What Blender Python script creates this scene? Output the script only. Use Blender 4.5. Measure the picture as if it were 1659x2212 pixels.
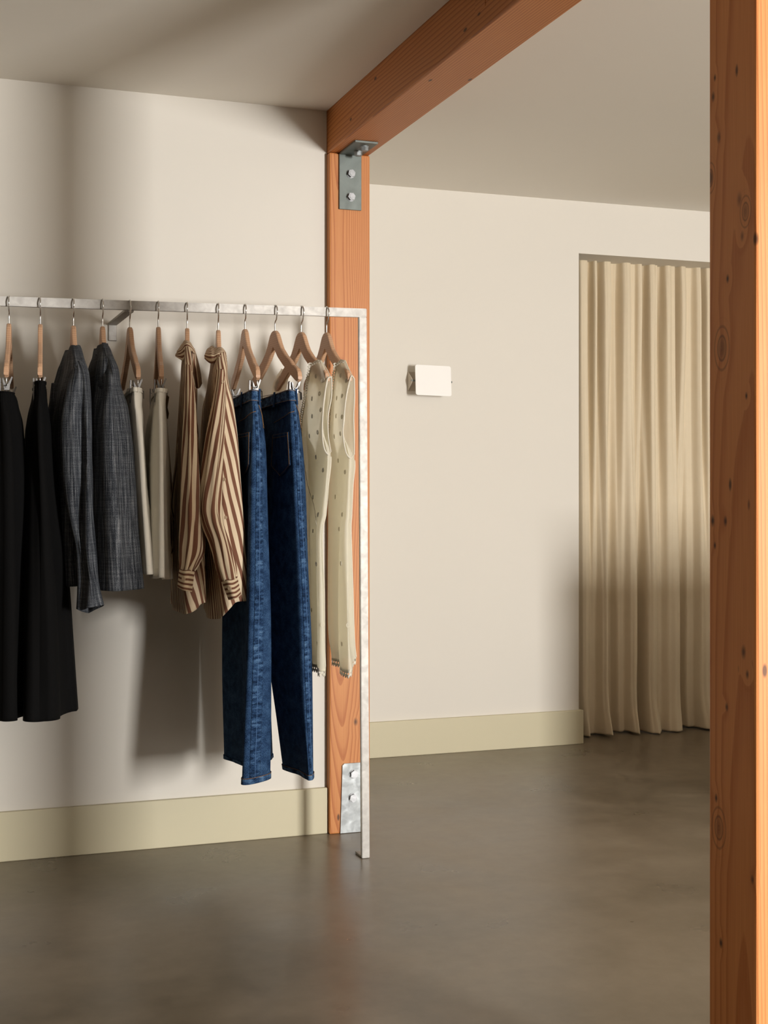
import bpy, bmesh, math, random
from mathutils import Vector, Matrix, noise
random.seed(7)
for o in list(bpy.data.objects): bpy.data.objects.remove(o)
scene = bpy.context.scene
C = scene.collection

# ------------------------------------------------------------------ camera
F = 2917.0; CX = 829.5; HR = 1070.0; CAMZ = 1.099; YAW = math.radians(19.65)
SN, CS = math.sin(YAW), math.cos(YAW)
cam_d = bpy.data.cameras.new('camera'); cam = bpy.data.objects.new('camera', cam_d); C.objects.link(cam)
cam.location = (0, 0, CAMZ); cam.rotation_euler = (math.pi/2, 0, -YAW)
cam_d.sensor_width = 36; cam_d.lens = F/2212*36; cam_d.shift_y = -(1106-HR)/2212
cam_d.clip_start = 0.05
scene.camera = cam

# ------------------------------------------------------------------ light
w = bpy.data.worlds.new('world'); scene.world = w; w.use_nodes = True
w.node_tree.nodes['Background'].inputs[0].default_value = (0.86, 0.92, 1.0, 1)
w.node_tree.nodes['Background'].inputs[1].default_value = 0.5
def area(name, loc, target, sx, sy, power, col):
    l = bpy.data.lights.new(name, 'AREA'); l.shape = 'RECTANGLE'; l.size = sx; l.size_y = sy
    l.energy = power; l.color = col
    o = bpy.data.objects.new(name, l); C.objects.link(o); o.location = loc
    o.rotation_euler = (Vector(target)-Vector(loc)).to_track_quat('-Z', 'Y').to_euler()
    return o
area('window_daylight', (3.45, -3.25, 1.05), (1.6, 4.0, 1.15), 0.62, 1.6, 550, (1.0, 0.985, 0.965))
vs = scene.view_settings
vs.view_transform = 'Standard'; vs.look = 'None'; vs.gamma = 1; vs.exposure = 0.0; vs.use_curve_mapping = False

# ------------------------------------------------------------------ helpers
def XY(px, Y):
    r = (px-CX)/F; d = Y/(CS-r*SN)
    return d*(SN+r*CS), d
def at(px, row, Y):
    X, d = XY(px, Y)
    return Vector((X, Y, CAMZ+(HR-row)/F*d))
def zrow(row, px, Y): return at(px, row, Y).z

def tag(o, label=None, cat=None, group=None, kind=None):
    if label: o['label'] = label
    if cat: o['category'] = cat
    if group: o['group'] = group
    if kind: o['kind'] = kind
    return o
def empty(name, loc, label, cat, group=None, rz=0):
    o = bpy.data.objects.new(name, None); C.objects.link(o); o.location = loc; o.rotation_euler = (0, 0, rz)
    o.empty_display_size = .05
    return tag(o, label, cat, group)
def link(name, me, mat, parent=None, smooth=False):
    o = bpy.data.objects.new(name, me); C.objects.link(o)
    if mat and not me.materials: me.materials.append(mat)
    if smooth:
        for p in me.polygons: p.use_smooth = True
    if parent:
        o.parent = parent
    return o
def local(parent):          # world -> parent space (parents carry only location and z rotation)
    if parent is None: return Matrix.Identity(4)
    M = Matrix.Identity(4); p = parent; chain = []
    while p: chain.append(p); p = p.parent
    for q in reversed(chain): M = M @ Matrix.Translation(q.location) @ Matrix.Rotation(q.rotation_euler.z, 4, 'Z')
    return M.inverted()
def bmobj(name, bm, mat, parent=None, smooth=False, world=True):
    if world and parent: bm.transform(local(parent))
    bmesh.ops.recalc_face_normals(bm, faces=bm.faces)
    me = bpy.data.meshes.new(name); bm.to_mesh(me); bm.free()
    return link(name, me, mat, parent, smooth)
def box(bm, x0, x1, y0, y1, z0, z1, bev=0, M=None):
    b = bmesh.new()
    bmesh.ops.create_cube(b, size=1)
    for v in b.verts:
        v.co = Vector((x0+(v.co.x+.5)*(x1-x0), y0+(v.co.y+.5)*(y1-y0), z0+(v.co.z+.5)*(z1-z0)))
    if bev: bmesh.ops.bevel(b, geom=list(b.edges), offset=bev, segments=2, affect='EDGES', profile=.5)
    if M: b.transform(M)
    merge(bm, b)
def merge(bm, b):
    me = bpy.data.meshes.new('t'); b.to_mesh(me); b.free(); bm.from_mesh(me); bpy.data.meshes.remove(me)
def prism(bm, pts, axis_vec, M=None):
    """extrude a closed polygon of 3d points along a vector"""
    b = bmesh.new()
    a = [b.verts.new(p) for p in pts]; c = [b.verts.new(Vector(p)+Vector(axis_vec)) for p in pts]
    n = len(pts)
    b.faces.new(a); b.faces.new(list(reversed(c)))
    for i in range(n): b.faces.new((a[i], c[i], c[(i+1) % n], a[(i+1) % n]))
    if M: b.transform(M)
    merge(bm, b)
def tube(bm, pts, r, seg=8, closed=False, cap=True):
    pts = [Vector(p) for p in pts]; n = len(pts)
    up = Vector((0, 0, 1)); rings = []; prev = None
    for i, p in enumerate(pts):
        if closed: t = pts[(i+1) % n]-pts[i-1]
        else: t = pts[min(i+1, n-1)]-pts[max(i-1, 0)]
        if t.length < 1e-9: t = Vector((0, 0, 1))
        t.normalize()
        if prev is None:
            a = t.cross(up)
            if a.length < .05: a = t.cross(Vector((1, 0, 0)))
        else: a = prev - t*prev.dot(t)
        a.normalize(); prev = a; b = t.cross(a)
        rr = r(i/(max(n-1, 1))) if callable(r) else r
        rings.append([bm.verts.new(p+(a*math.cos(2*math.pi*k/seg)+b*math.sin(2*math.pi*k/seg))*rr) for k in range(seg)])
    m = n if closed else n-1
    for i in range(m):
        A, B = rings[i], rings[(i+1) % n]
        for k in range(seg): bm.faces.new((A[k], A[(k+1) % seg], B[(k+1) % seg], B[k]))
    if cap and not closed:
        bm.faces.new(list(reversed(rings[0]))); bm.faces.new(rings[-1])
def cyl(bm, p0, p1, r, seg=16): tube(bm, [p0, p1], r, seg)
def cr(a, b, c, d, t):
    return .5*((2*b)+(c-a)*t+(2*a-5*b+4*c-d)*t*t+(3*b-a-3*c+d)*t*t*t)
def smooth_path(pts, n, closed=False):
    pts = [Vector(p) for p in pts]; K = len(pts); out = []
    m = K if closed else K-1
    for i in range(n if closed else n+1):
        x = i/n*m; k = min(int(x), m-1); t = x-k
        g = (lambda j: pts[j % K]) if closed else (lambda j: pts[max(0, min(K-1, j))])
        out.append(cr(g(k-1), g(k), g(k+1), g(k+2), t))
    return out

class Loft:
    """keys: list of (row, Yref, [(px, Y[, dz]), ...]) traced cross-sections, or a ready grid of points"""
    def __init__(s, keys, closed=True, disp=None, grid=None, flip=False):
        s.closed = closed; s.disp = disp; s.flip = flip
        if grid: s.G = [[Vector(p) for p in r] for r in grid]
        else:
            s.G = []
            for row, yr, cols in keys:
                near = min(cols, key=lambda c: c[1])
                z = zrow(row, near[0], yr)
                s.G.append([Vector((XY(c[0], c[1])[0], c[1], z+(c[2] if len(c) > 2 else 0))) for c in cols])
        s.n = len(s.G); s.K = len(s.G[0])
    def base(s, u, v):        # u in 0..1 round, v in 0..1 down
        K = s.K; m = K if s.closed else K-1
        x = (u % 1.0 if s.closed else min(max(u, 0), 1))*m; k = min(int(x), m-1); t = x-k
        y = min(max(v, 0), 1)*(s.n-1); j = min(int(y), s.n-2); q = y-j
        def col(c):
            c = c % K if s.closed else max(0, min(K-1, c))
            g = lambda i: s.G[max(0, min(s.n-1, i))][c]
            return cr(g(j-1), g(j), g(j+1), g(j+2), q)
        return cr(col(k-1), col(k), col(k+1), col(k+2), t)
    def normal(s, u, v):
        e = 2e-3
        du = s.base(u+e, v)-s.base(u-e, v); dv = s.base(u, v+e)-s.base(u, v-e)
        n = du.cross(dv)
        if n.length < 1e-12: return Vector((0, -1, 0))
        n.normalize()
        return -n if s.flip else n
    def at(s, u, v, off=0):
        p = s.base(u, v); n = s.normal(u, v)
        d = s.disp(u, v) if s.disp else 0
        return p+n*(d+off)
    def mesh(s, name, mat, parent, nu, nv, thick=.0015, uw=None, u0=0, u1=1, v0=0, v1=1, off=0, shear=0, swap=False, smooth=True, edge=None):
        closed = s.closed and u0 == 0 and u1 == 1
        M = local(parent)
        cols = nu if closed else nu+1
        V = []
        for j in range(nv+1):
            for i in range(cols):
                u = u0+(u1-u0)*i/nu; v = v0+(v1-v0)*j/nv
                if edge and j == nv:
                    v = v+edge(u)
                V.append(s.at(u, v, off))
        # uv lengths
        jm = nv//2
        ul = [0]
        for i in range(nu):
            a = V[jm*cols+i]; b = V[jm*cols+((i+1) % cols if closed else i+1)]
            ul.append(ul[-1]+(a-b).length)
        if uw: ul = [x*uw/ul[-1] for x in ul]
        vl = [0]
        for j in range(nv):
            a = sum((V[j*cols+i] for i in range(cols)), Vector())/cols; b = sum((V[(j+1)*cols+i] for i in range(cols)), Vector())/cols
            vl.append(vl[-1]+(a-b).length)
        faces = []; uvs = []
        for j in range(nv):
            for i in range(nu):
                i2 = (i+1) % cols if closed else i+1
                faces.append((j*cols+i, j*cols+i2, (j+1)*cols+i2, (j+1)*cols+i))
                for (a, b) in ((i, j), (i+1, j), (i+1, j+1), (i, j+1)):
                    q = (ul[a]+shear*vl[b], -vl[b])
                    uvs.append((q[1], q[0]) if swap else q)
        me = bpy.data.meshes.new(name)
        me.from_pydata([M @ p for p in V], [], faces)
        uvl = me.uv_layers.new(name='UVMap')
        flat = [c for q in uvs for c in q]
        uvl.data.foreach_set('uv', flat)
        o = link(name, me, mat, parent, smooth)
        if thick:
            md = o.modifiers.new('thickness', 'SOLIDIFY'); md.thickness = thick; md.offset = 0
        return o
    def hit(s, px, row, off=0):
        best = None
        for i in range(41):
            for j in range(121):
                p = s.base(i/40, j/120); d = p.x*SN+p.y*CS
                q = (CX+F*(p.x*CS-p.y*SN)/d-px)**2+(HR-F*(p.z-CAMZ)/d-row)**2
                if best is None or q < best[0]: best = (q, i/40, j/120)
        n = s.normal(best[1], best[2])
        if n.x > 0: n = -n
        return s.at(best[1], best[2])+n*off
    def path(s, pts, n, off=.001):
        out = []
        for i in range(n+1):
            x = i/n*(len(pts)-1); k = min(int(x), len(pts)-2); t = x-k
            out.append(s.at(pts[k][0]*(1-t)+pts[k+1][0]*t, pts[k][1]*(1-t)+pts[k+1][1]*t, off))
        return out
def nz(x, y=0, z=0): return noise.noise(Vector((x, y, z)))

# ------------------------------------------------------------------ materials
def srgb(r, g, b):
    f = lambda c: (c/255/12.92) if c/255 <= .04045 else ((c/255+.055)/1.055)**2.4
    return (f(r), f(g), f(b), 1)
class NT:
    def __init__(s, name):
        s.m = bpy.data.materials.new(name); s.m.use_nodes = True; s.t = s.m.node_tree
        s.b = s.t.nodes['Principled BSDF']; s.out = s.t.nodes['Material Output']
    def n(s, typ, **kw):
        x = s.t.nodes.new(typ)
        for k, v in kw.items():
            if k.startswith('i_'): x.inputs[int(k[2:]) if k[2:].isdigit() else k[2:].replace('_', ' ')].default_value = v
            else: setattr(x, k, v)
        return x
    def l(s, a, b): s.t.links.new(a, b)
    def coord(s, kind='Object', scale=(1, 1, 1), loc=(0, 0, 0), rot=(0, 0, 0)):
        c = s.n('ShaderNodeTexCoord'); m = s.n('ShaderNodeMapping')
        m.inputs['Scale'].default_value = scale; m.inputs['Location'].default_value = loc; m.inputs['Rotation'].default_value = rot
        s.l(c.outputs[kind], m.inputs[0]); return m.outputs[0]
    def noise(s, vec, scale, detail=3, rough=.5, dist=0):
        x = s.n('ShaderNodeTexNoise'); x.inputs['Scale'].default_value = scale; x.inputs['Detail'].default_value = detail
        x.inputs['Roughness'].default_value = rough; x.inputs['Distortion'].default_value = dist
        s.l(vec, x.inputs['Vector']); return x.outputs['Fac']
    def ramp(s, fac, stops):
        x = s.n('ShaderNodeValToRGB'); e = x.color_ramp.elements
        while len(e) < len(stops): e.new(.5)
        for k, (p, c) in enumerate(stops): e[k].position = p; e[k].color = c
        s.l(fac, x.inputs[0]); return x.outputs[0]
    def mix(s, fac, a, b, mode='MIX'):
        x = s.n('ShaderNodeMix', data_type='RGBA', blend_type=mode)
        for sock, v in ((x.inputs[0], fac), (x.inputs[6], a), (x.inputs[7], b)):
            if isinstance(v, (int, float, tuple)): sock.default_value = v
            else: s.l(v, sock)
        return x.outputs[2]
    def math(s, op, a, b=0):
        x = s.n('ShaderNodeMath', operation=op)
        for sock, v in ((x.inputs[0], a), (x.inputs[1], b)):
            if isinstance(v, (int, float)): sock.default_value = v
            else: s.l(v, sock)
        return x.outputs[0]
    def maprange(s, v, a, b, c, d):
        x = s.n('ShaderNodeMapRange'); s.l(v, x.inputs[0])
        for i, q in enumerate((a, b, c, d)): x.inputs[i+1].default_value = q
        return x.outputs[0]
    def bump(s, h, strength=.2, dist=.001):
        x = s.n('ShaderNodeBump'); x.inputs['Strength'].default_value = strength; x.inputs['Distance'].default_value = dist
        s.l(h, x.inputs['Height']); s.l(x.outputs[0], s.b.inputs['Normal'])
    def set(s, color=None, rough=None, metal=None, spec=None, sheen=None):
        for k, v in (('Base Color', color), ('Roughness', rough), ('Metallic', metal), ('Specular IOR Level', spec), ('Sheen Weight', sheen)):
            if v is None: continue
            if isinstance(v, (int, float, tuple)): s.b.inputs[k].default_value = v
            else: s.l(v, s.b.inputs[k])
        return s.m

def m_paint(name, col, rough=.75, var=.04):
    t = NT(name); v = t.coord('Object')
    n = t.noise(v, 1.3, 3); c2 = tuple(x*(1-var) for x in col[:3])+(1,)
    t.set(color=t.mix(n, col, c2), rough=rough, spec=.25)
    t.bump(t.noise(v, 180, 2), .05, .0006)
    return t.m
WALL = m_paint('wall_paint', srgb(221, 215, 204))
CEIL = m_paint('ceiling_paint', srgb(236, 230, 219))
DARKWALL = m_paint('dark_paint', srgb(92, 84, 74))
BASE = m_paint('baseboard_paint', srgb(203, 194, 165), .45, .03)

def m_floor():
    t = NT('polished_concrete'); v = t.coord('Object')
    a = t.noise(v, .8, 4, .55, .3); b = t.noise(v, 3.6, 4, .55, .2); c = t.noise(t.coord('Object', loc=(4, 9, 0)), 19, 4, .6)
    f = t.math('ADD', t.math('ADD', t.math('MULTIPLY', a, .5), t.math('MULTIPLY', b, .35)), t.math('MULTIPLY', c, .15))
    col = t.ramp(f, [(.34, srgb(84, 75, 61)), (.46, srgb(110, 99, 83)), (.56, srgb(126, 114, 97)), (.70, srgb(144, 132, 114))])
    t.set(color=col, rough=t.maprange(b, .3, .7, .26, .38), spec=.5)
    return t.m
FLOOR = m_floor()

def m_wood(name, light, dark, axis='Z', center=(.12, -.22, 0), tilt=(.05, .03), period=.0085, knots=(), warp=(.9, .05), rough=.5, gain=.6):
    t = NT(name)
    c = t.n('ShaderNodeTexCoord'); src = c.outputs['Object']
    rot = {'Z': (0, 0, 0), 'Y': (math.radians(90), 0, 0)}[axis]
    m0 = t.n('ShaderNodeMapping'); m0.inputs['Rotation'].default_value = rot; t.l(src, m0.inputs[0])
    p = m0.outputs[0]
    low = t.n('ShaderNodeTexNoise'); low.inputs['Scale'].default_value = 1.0; low.inputs['Detail'].default_value = 2
    mm = t.n('ShaderNodeMapping'); mm.inputs['Scale'].default_value = (5, 5, warp[0]); t.l(p, mm.inputs[0]); t.l(mm.outputs[0], low.inputs['Vector'])
    m1 = t.n('ShaderNodeMapping'); m1.inputs['Location'].default_value = center; m1.inputs['Rotation'].default_value = (tilt[0], tilt[1], 0); t.l(p, m1.inputs[0])
    sx = t.n('ShaderNodeSeparateXYZ'); t.l(m1.outputs[0], sx.inputs[0])
    r = t.math('SQRT', t.math('ADD', t.math('POWER', sx.outputs[0], 2.0), t.math('POWER', sx.outputs[1], 2.0)))
    r = t.math('ADD', r, t.math('MULTIPLY', low.outputs['Fac'], warp[1]))
    kmask = None
    for (kx, ky, kz, kr, st) in knots:
        s1 = t.n('ShaderNodeVectorMath', operation='SUBTRACT'); t.l(src, s1.inputs[0]); s1.inputs[1].default_value = (kx, ky, kz)
        s2 = t.n('ShaderNodeVectorMath', operation='MULTIPLY'); t.l(s1.outputs[0], s2.inputs[0])
        s2.inputs[1].default_value = (1/kr, 1/kr, 1/(kr*1.7)) if axis == 'Z' else (1/kr, 1/(kr*1.7), 1/kr)
        s3 = t.n('ShaderNodeVectorMath', operation='LENGTH'); t.l(s2.outputs[0], s3.inputs[0]); d = s3.outputs['Value']
        swirl = t.maprange(d, 0, 3.0, 1, 0)
        r = t.math('ADD', r, t.math('MULTIPLY', swirl, .004))
        k = t.math('MULTIPLY', t.maprange(d, .35 if kr > .011 else .2, .9, 1, 0), st)
        if kr > .011:
            rg = t.math('MULTIPLY', t.maprange(t.math('SINE', t.math('MULTIPLY', d, 11.0)), .2, 1, 0, .55), t.maprange(d, 1.0, 1.9, 1, 0)); k = t.math('MAXIMUM', t.math('MULTIPLY', k, t.maprange(low.outputs['Fac'], .3, .7, .5, 1)), rg)
        kmask = k if kmask is None else t.math('MAXIMUM', kmask, k)
    w = t.math('FRACT', t.math('DIVIDE', r, period))
    fine = t.n('ShaderNodeTexNoise'); fine.inputs['Scale'].default_value = 1; fine.inputs['Detail'].default_value = 4
    mf = t.n('ShaderNodeMapping'); mf.inputs['Scale'].default_value = (260, 260, 7); t.l(p, mf.inputs[0]); t.l(mf.outputs[0], fine.inputs['Vector'])
    line = t.ramp(w, [(0, (0, 0, 0, 1)), (.55, (.25, .25, .25, 1)), (.86, (1, 1, 1, 1)), (.97, (.85, .85, .85, 1)), (1, (0, 0, 0, 1))])
    f = t.math('ADD', t.math('MULTIPLY', line, gain), t.math('MULTIPLY', fine.outputs['Fac'], .45))
    col = t.ramp(f, [(.15, light), (.85, dark)])
    big = t.noise(m0.outputs[0], 2.2, 3)
    col = t.mix(t.math('MULTIPLY', big, .35), col, dark)
    if kmask is not None: col = t.mix(kmask, col, srgb(46, 22, 10))
    # small pin holes and dark flecks
    vor = t.n('ShaderNodeTexVoronoi'); vor.inputs['Scale'].default_value = 1
    mv = t.n('ShaderNodeMapping'); mv.inputs['Scale'].default_value = (15, 15, 6); t.l(p, mv.inputs[0]); t.l(mv.outputs[0], vor.inputs['Vector'])
    fl = t.math('MULTIPLY', t.maprange(vor.outputs['Distance'], .045, .085, 1, 0), .8)
    col = t.mix(fl, col, srgb(40, 20, 9))
    t.set(color=col, rough=rough, spec=.35)
    t.bump(f, .12, .0006)
    return t.m
WOOD_L, WOOD_D = srgb(207, 141, 82), srgb(172, 100, 48)
WOOD_POST = m_wood('fir_post', WOOD_L, WOOD_D, 'Z', (.02, .16, 0), (.030, .010), .0062,
                   [(.02, -.07, .36, .010, .8), (-.035, -.07, 1.52, .007, .8), (.05, -.07, 1.53, .009, .8), (.045, -.07, .92, .008, .9)])
WOOD_BEAM = m_wood('fir_beam', srgb(208, 136, 74), srgb(164, 92, 38), 'Y', (.3, -.12, 0), (.004, .01), .0075)
WOOD_NEAR = m_wood('fir_near_post', srgb(220, 148, 86), srgb(176, 98, 42), 'Z', (.26, .05, 0), (.012, .015), .0075,
                   [(-.069, 0.0288, 1.3489, 0.017, 0.6), (-.069, 0.0118, 1.4645, 0.006, 0.9), (-.069, 0.0379, 1.709, 0.008, 0.7), (-.069, 0.0641, 1.6457, 0.012, 0.9), (-.069, 0.0549, 1.7832, 0.007, 0.8), (-.069, 0.0497, 1.8144, 0.005, 0.9), (-.069, -0.0418, 1.263, 0.005, 0.9), (-.069, 0.0562, 1.0553, 0.008, 0.9), (-.069, 0.0183, 1.0553, 0.007, 0.85), (-.069, 0.0497, 1.0131, 0.005, 0.9), (-.069, -0.034, 0.8397, 0.009, 0.75), (-.069, -0.0445, 0.8038, 0.006, 0.8), (-.069, 0.0144, 0.7413, 0.006, 0.8), (-.069, 0.0458, 0.5812, 0.006, 0.9), (-.069, 0.0379, 0.532, 0.016, 0.6), (-.069, 0.0314, 0.3375, 0.007, 0.95), (-.069, -0.0588, 0.4695, 0.006, 0.7), (-.069, -0.0222, 1.591, 0.01, 0.5), (-.069, -0.0392, 1.5676, 0.012, 0.5), (-.069, -0.0301, 1.5286, 0.007, 0.6)], warp=(.5, .03), gain=.42)
def m_metal(name, col, rough, var=.1, scale=30, metal=1.0, stretch=(1, 1, 1)):
    t = NT(name); v = t.coord('Object', stretch)
    n = t.noise(v, scale, 4, .6, .5)
    c2 = tuple(x*.72 for x in col[:3])+(1,)
    t.set(color=t.mix(n, col, c2), rough=t.maprange(n, .3, .7, max(.05, rough-var), rough+var), metal=metal)
    return t.m
NICKEL = m_metal('brushed_steel', (.48, .455, .42, 1), .60, .03, 55)
CHROME = m_metal('chrome', (.78, .76, .73, 1), .25, .03, 30)
ZINC = m_metal('zinc_bolt', (.30, .30, .30, 1), .45, .08, 90)
CLIPM = m_metal('clip_steel', (.40, .39, .38, 1), .50, .05, 90)
GALV = m_metal('galvanised_plate', (.46, .48, .48, 1), .60, .10, 38, .9)
DARKST = m_metal('grey_steel_plate', srgb(112, 118, 113), .5, .06, 16, .55)
BEECH = m_wood('beech', srgb(202, 164, 132), srgb(182, 140, 108), 'Y', (.0, .3, 0), (0, .05), .006, rough=.42)
SCONCE = m_paint('white_enamel', srgb(246, 243, 238), .35, .02)
SCONCE_B = m_paint('sconce_mount_paint', srgb(196, 184, 168), .5, .02)

def m_cloth(name, col, col2=None, rough=.85, trans=0, nscale=900, bump=.25, sheen=.0, sheer=0):
    t = NT(name); v = t.coord('UV')
    n = t.noise(v, nscale, 2, .6); n2 = t.noise(v, 25, 3)
    base = t.mix(t.math('ADD', t.math('MULTIPLY', n, .5), t.math('MULTIPLY', n2, .4)), col, col2 or tuple(x*.82 for x in col[:3])+(1,))
    t.set(color=base, rough=rough, spec=.12, sheen=sheen)
    t.bump(t.math('ADD', n, t.math('MULTIPLY', n2, 2.0)), bump, .0008)
    if trans:
        tr = t.n('ShaderNodeBsdfTranslucent'); t.l(base, tr.inputs[0])
        mx = t.n('ShaderNodeMixShader'); mx.inputs[0].default_value = trans
        t.l(t.b.outputs[0], mx.inputs[1]); t.l(tr.outputs[0], mx.inputs[2]); t.l(mx.outputs[0], t.out.inputs[0])
        if sheer:
            tp = t.n('ShaderNodeBsdfTransparent'); m2 = t.n('ShaderNodeMixShader'); m2.inputs[0].default_value = sheer
            t.l(mx.outputs[0], m2.inputs[1]); t.l(tp.outputs[0], m2.inputs[2]); t.l(m2.outputs[0], t.out.inputs[0])
    return t.m
BLACK = m_cloth('black_cotton', (.0028, .0026, .0025, 1), (.0017, .0016, .0016, 1), .9, sheen=.0)
CREAM = m_cloth('cream_twill', srgb(240, 235, 223), srgb(226, 219, 203), .9, .12)
BLOUSE = m_cloth('ivory_voile', srgb(252, 249, 238), srgb(247, 243, 229), .9, .60, 500, sheer=.28)
LACE = m_cloth('ivory_lace', srgb(240, 235, 222), srgb(222, 214, 196), .9, .25, 300)
CURT = m_cloth('curtain_linen', srgb(232, 217, 190), srgb(220, 203, 173), .9, .12, 420, .15)
def m_slub():
    t = NT('charcoal_slub_chambray')
    a = t.noise(t.coord('UV', (230, 9, 1)), 1, 4, .65); b = t.noise(t.coord('UV', (700, 420, 1)), 1, 2, .6)
    c = t.noise(t.coord('UV', (6, 260, 1)), 1, 3, .6)
    f = t.math('ADD', t.math('ADD', t.math('MULTIPLY', a, .75), t.math('MULTIPLY', b, .45)), t.math('MULTIPLY', c, .2))
    col = t.ramp(f, [(.54, (.004, .005, .007, 1)), (.66, (.026, .029, .035, 1)), (.78, (.095, .100, .108, 1)), (.93, (.24, .24, .24, 1))])
    t.set(color=col, rough=.85, spec=.15); t.bump(f, .3, .001); return t.m
SLUB = m_slub()
def m_stripe():
    t = NT('brown_cream_stripe'); v = t.coord('UV')
    nv = t.noise(t.coord('UV', (14, 4, 1)), 1, 3)
    s = t.n('ShaderNodeSeparateXYZ'); t.l(v, s.inputs[0])
    u = t.math('ADD', s.outputs[0], t.math('MULTIPLY', nv, .006))
    w = t.math('FRACT', t.math('DIVIDE', u, .0120))
    k = t.ramp(w, [(0, (0, 0, 0, 1)), (.035, (1, 1, 1, 1)), (.46, (1, 1, 1, 1)), (.495, (0, 0, 0, 1)), (1, (0, 0, 0, 1))])
    n = t.noise(v, 900, 2, .6)
    a = t.mix(n, srgb(232, 214, 184), srgb(214, 192, 160)); b = t.mix(n, srgb(132, 90, 70), srgb(108, 72, 55))
    t.set(color=t.mix(k, a, b), rough=.8, spec=.15); t.bump(t.noise(t.coord('UV', (60, 9, 1)), 1, 4), .35, .002); return t.m
STRIPE = m_stripe()
def m_denim(name, seam=False):
    t = NT(name); v = t.coord('UV')
    a = t.noise(t.coord('UV', (900, 260, 1), rot=(0, 0, .6)), 1, 3, .6); b = t.noise(v, 30, 4, .6); c = t.noise(t.coord('UV', (30, 95, 1)), 1, 3, .6)
    f = t.math('ADD', t.math('MULTIPLY', a, .6), t.math('MULTIPLY', b, .35))
    if seam: f = t.math('ADD', f, t.math('MULTIPLY', t.math('SUBTRACT', c, .5), .7))
    col = t.ramp(f, [(.36, (.004, .011, .030, 1)), (.47, (.016, .042, .102, 1)), (.60, (.058, .120, .220, 1)), (.78, (.17, .25, .36, 1))])
    t.set(color=col, rough=.9, spec=.1); t.bump(t.math('ADD', a, t.math('MULTIPLY', c, 1.5 if seam else .4)), .4, .0015); return t.m
DENIM = m_denim('indigo_denim'); DENIMS = m_denim('puckered_denim', True)
THREAD = m_cloth('seam_thread', srgb(86, 118, 160)); THREAD2 = m_cloth('ochre_thread', srgb(140, 104, 66))
BUTTON = m_cloth('shirt_button', srgb(205, 180, 150), rough=.4)
COPPER = m_metal('copper_rivet', (.55, .36, .22, 1), .4)
SHADED_CREAM = m_cloth('shaded_cream', srgb(120, 98, 66))  # cream waist cloth with its shade put into the brown colour

# ------------------------------------------------------------------ the setting
WY = 4.21; FY = 5.343; PX0, PX1 = 1.305, 1.4436; PYF = 4.18; HL = 2.352; HRZ = 2.402
def struct(name, fn, mat, label, cat='wall'):
    bm = bmesh.new(); fn(bm); o = bmobj(name, bm, mat); return tag(o, label, cat, kind='structure')
struct('floor', lambda b: box(b, -3.2, 6.2, -3.2, 7.2, -.1, 0), FLOOR, 'grey-brown polished concrete floor with mottled stains', 'floor')
struct('ceiling', lambda b: (box(b, -3.2, PX0, -3.2, 4.5, HL, HL+.15)), CEIL, 'plain warm-white ceiling to the left of the timber beam', 'ceiling')
struct('ceiling', lambda b: (box(b, PX1, 6.2, -3.2, 7.2, HRZ, HRZ+.1)), CEIL, 'higher warm-white ceiling to the right of the timber beam', 'ceiling')
struct('wall_left', lambda b: box(b, -3.2, PX0, WY, WY+.14, 0, HL), WALL, 'warm-white painted wall behind the clothes rail')
struct('wall_return', lambda b: box(b, PX0, 1.40, WY+.14, FY, 0, HRZ), WALL, 'short side wall running back behind the timber post')
def far(b):
    box(b, 1.30, 2.824, FY, FY+.24, 0, HRZ); box(b, 4.15, 6.2, FY, FY+.24, 0, HRZ); box(b, 2.824, 4.15, FY, FY+.24, 2.171, HRZ)
struct('wall_far', far, WALL, 'warm-white far wall with a curtained doorway and small sconce')
struct('wall_alcove', lambda b: (box(b, 2.5, 4.5, 7.0, 7.2, 0, HRZ), box(b, 2.4, 2.5, FY+.24, 7.2, 0, HRZ), box(b, 4.5, 4.6, FY+.24, 7.2, 0, HRZ)), WALL, 'walls of the changing room behind the curtain')
struct('wall_side_left', lambda b: box(b, -3.2, -3.0, -3.2, WY, 0, HL), DARKWALL, 'far left wall outside the photograph')
struct('wall_right', lambda b: box(b, 6.0, 6.2, -3.2, FY, 0, HRZ), WALL, 'far right wall outside the photograph')
def front(b):
    y0, y1 = -3.2, -3.0
    box(b, -3.0, 2.95, y0, y1, 0, HL); box(b, 4.15, 6.0, y0, y1, 0, HRZ); box(b, 2.95, 4.15, y0, y1, 0, .35); box(b, 2.95, 4.15, y0, y1, 2.1, HRZ)
struct('wall_front', front, DARKWALL, 'front wall behind the camera with a tall window')
struct('window_1', lambda b: (box(b, 2.95, 3.0, -3.13, -3.07, .35, 2.1), box(b, 4.10, 4.15, -3.13, -3.07, .35, 2.1), box(b, 3.0, 4.1, -3.13, -3.07, .35, .40), box(b, 3.0, 4.1, -3.13, -3.07, 2.05, 2.1)), SCONCE, 'white frame of the tall front window behind the camera', 'window')
bm = bmesh.new(); box(bm, -3.0, PX0-.002, WY-.016, WY, 0, .149, .003)
tag(bmobj('baseboard_left', bm, BASE), 'pale olive baseboard along the wall below the hanging clothes', 'baseboard', kind='structure')
bm = bmesh.new(); box(bm, 1.40, 2.824+.016, FY-.016, FY, 0, .150, .003); box(bm, 2.824, 2.824+.016, FY, FY+.16, 0, .150, .003)
tag(bmobj('baseboard_far', bm, BASE), 'pale olive baseboard along the far wall, ending at the curtain', 'baseboard', kind='structure')

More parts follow.
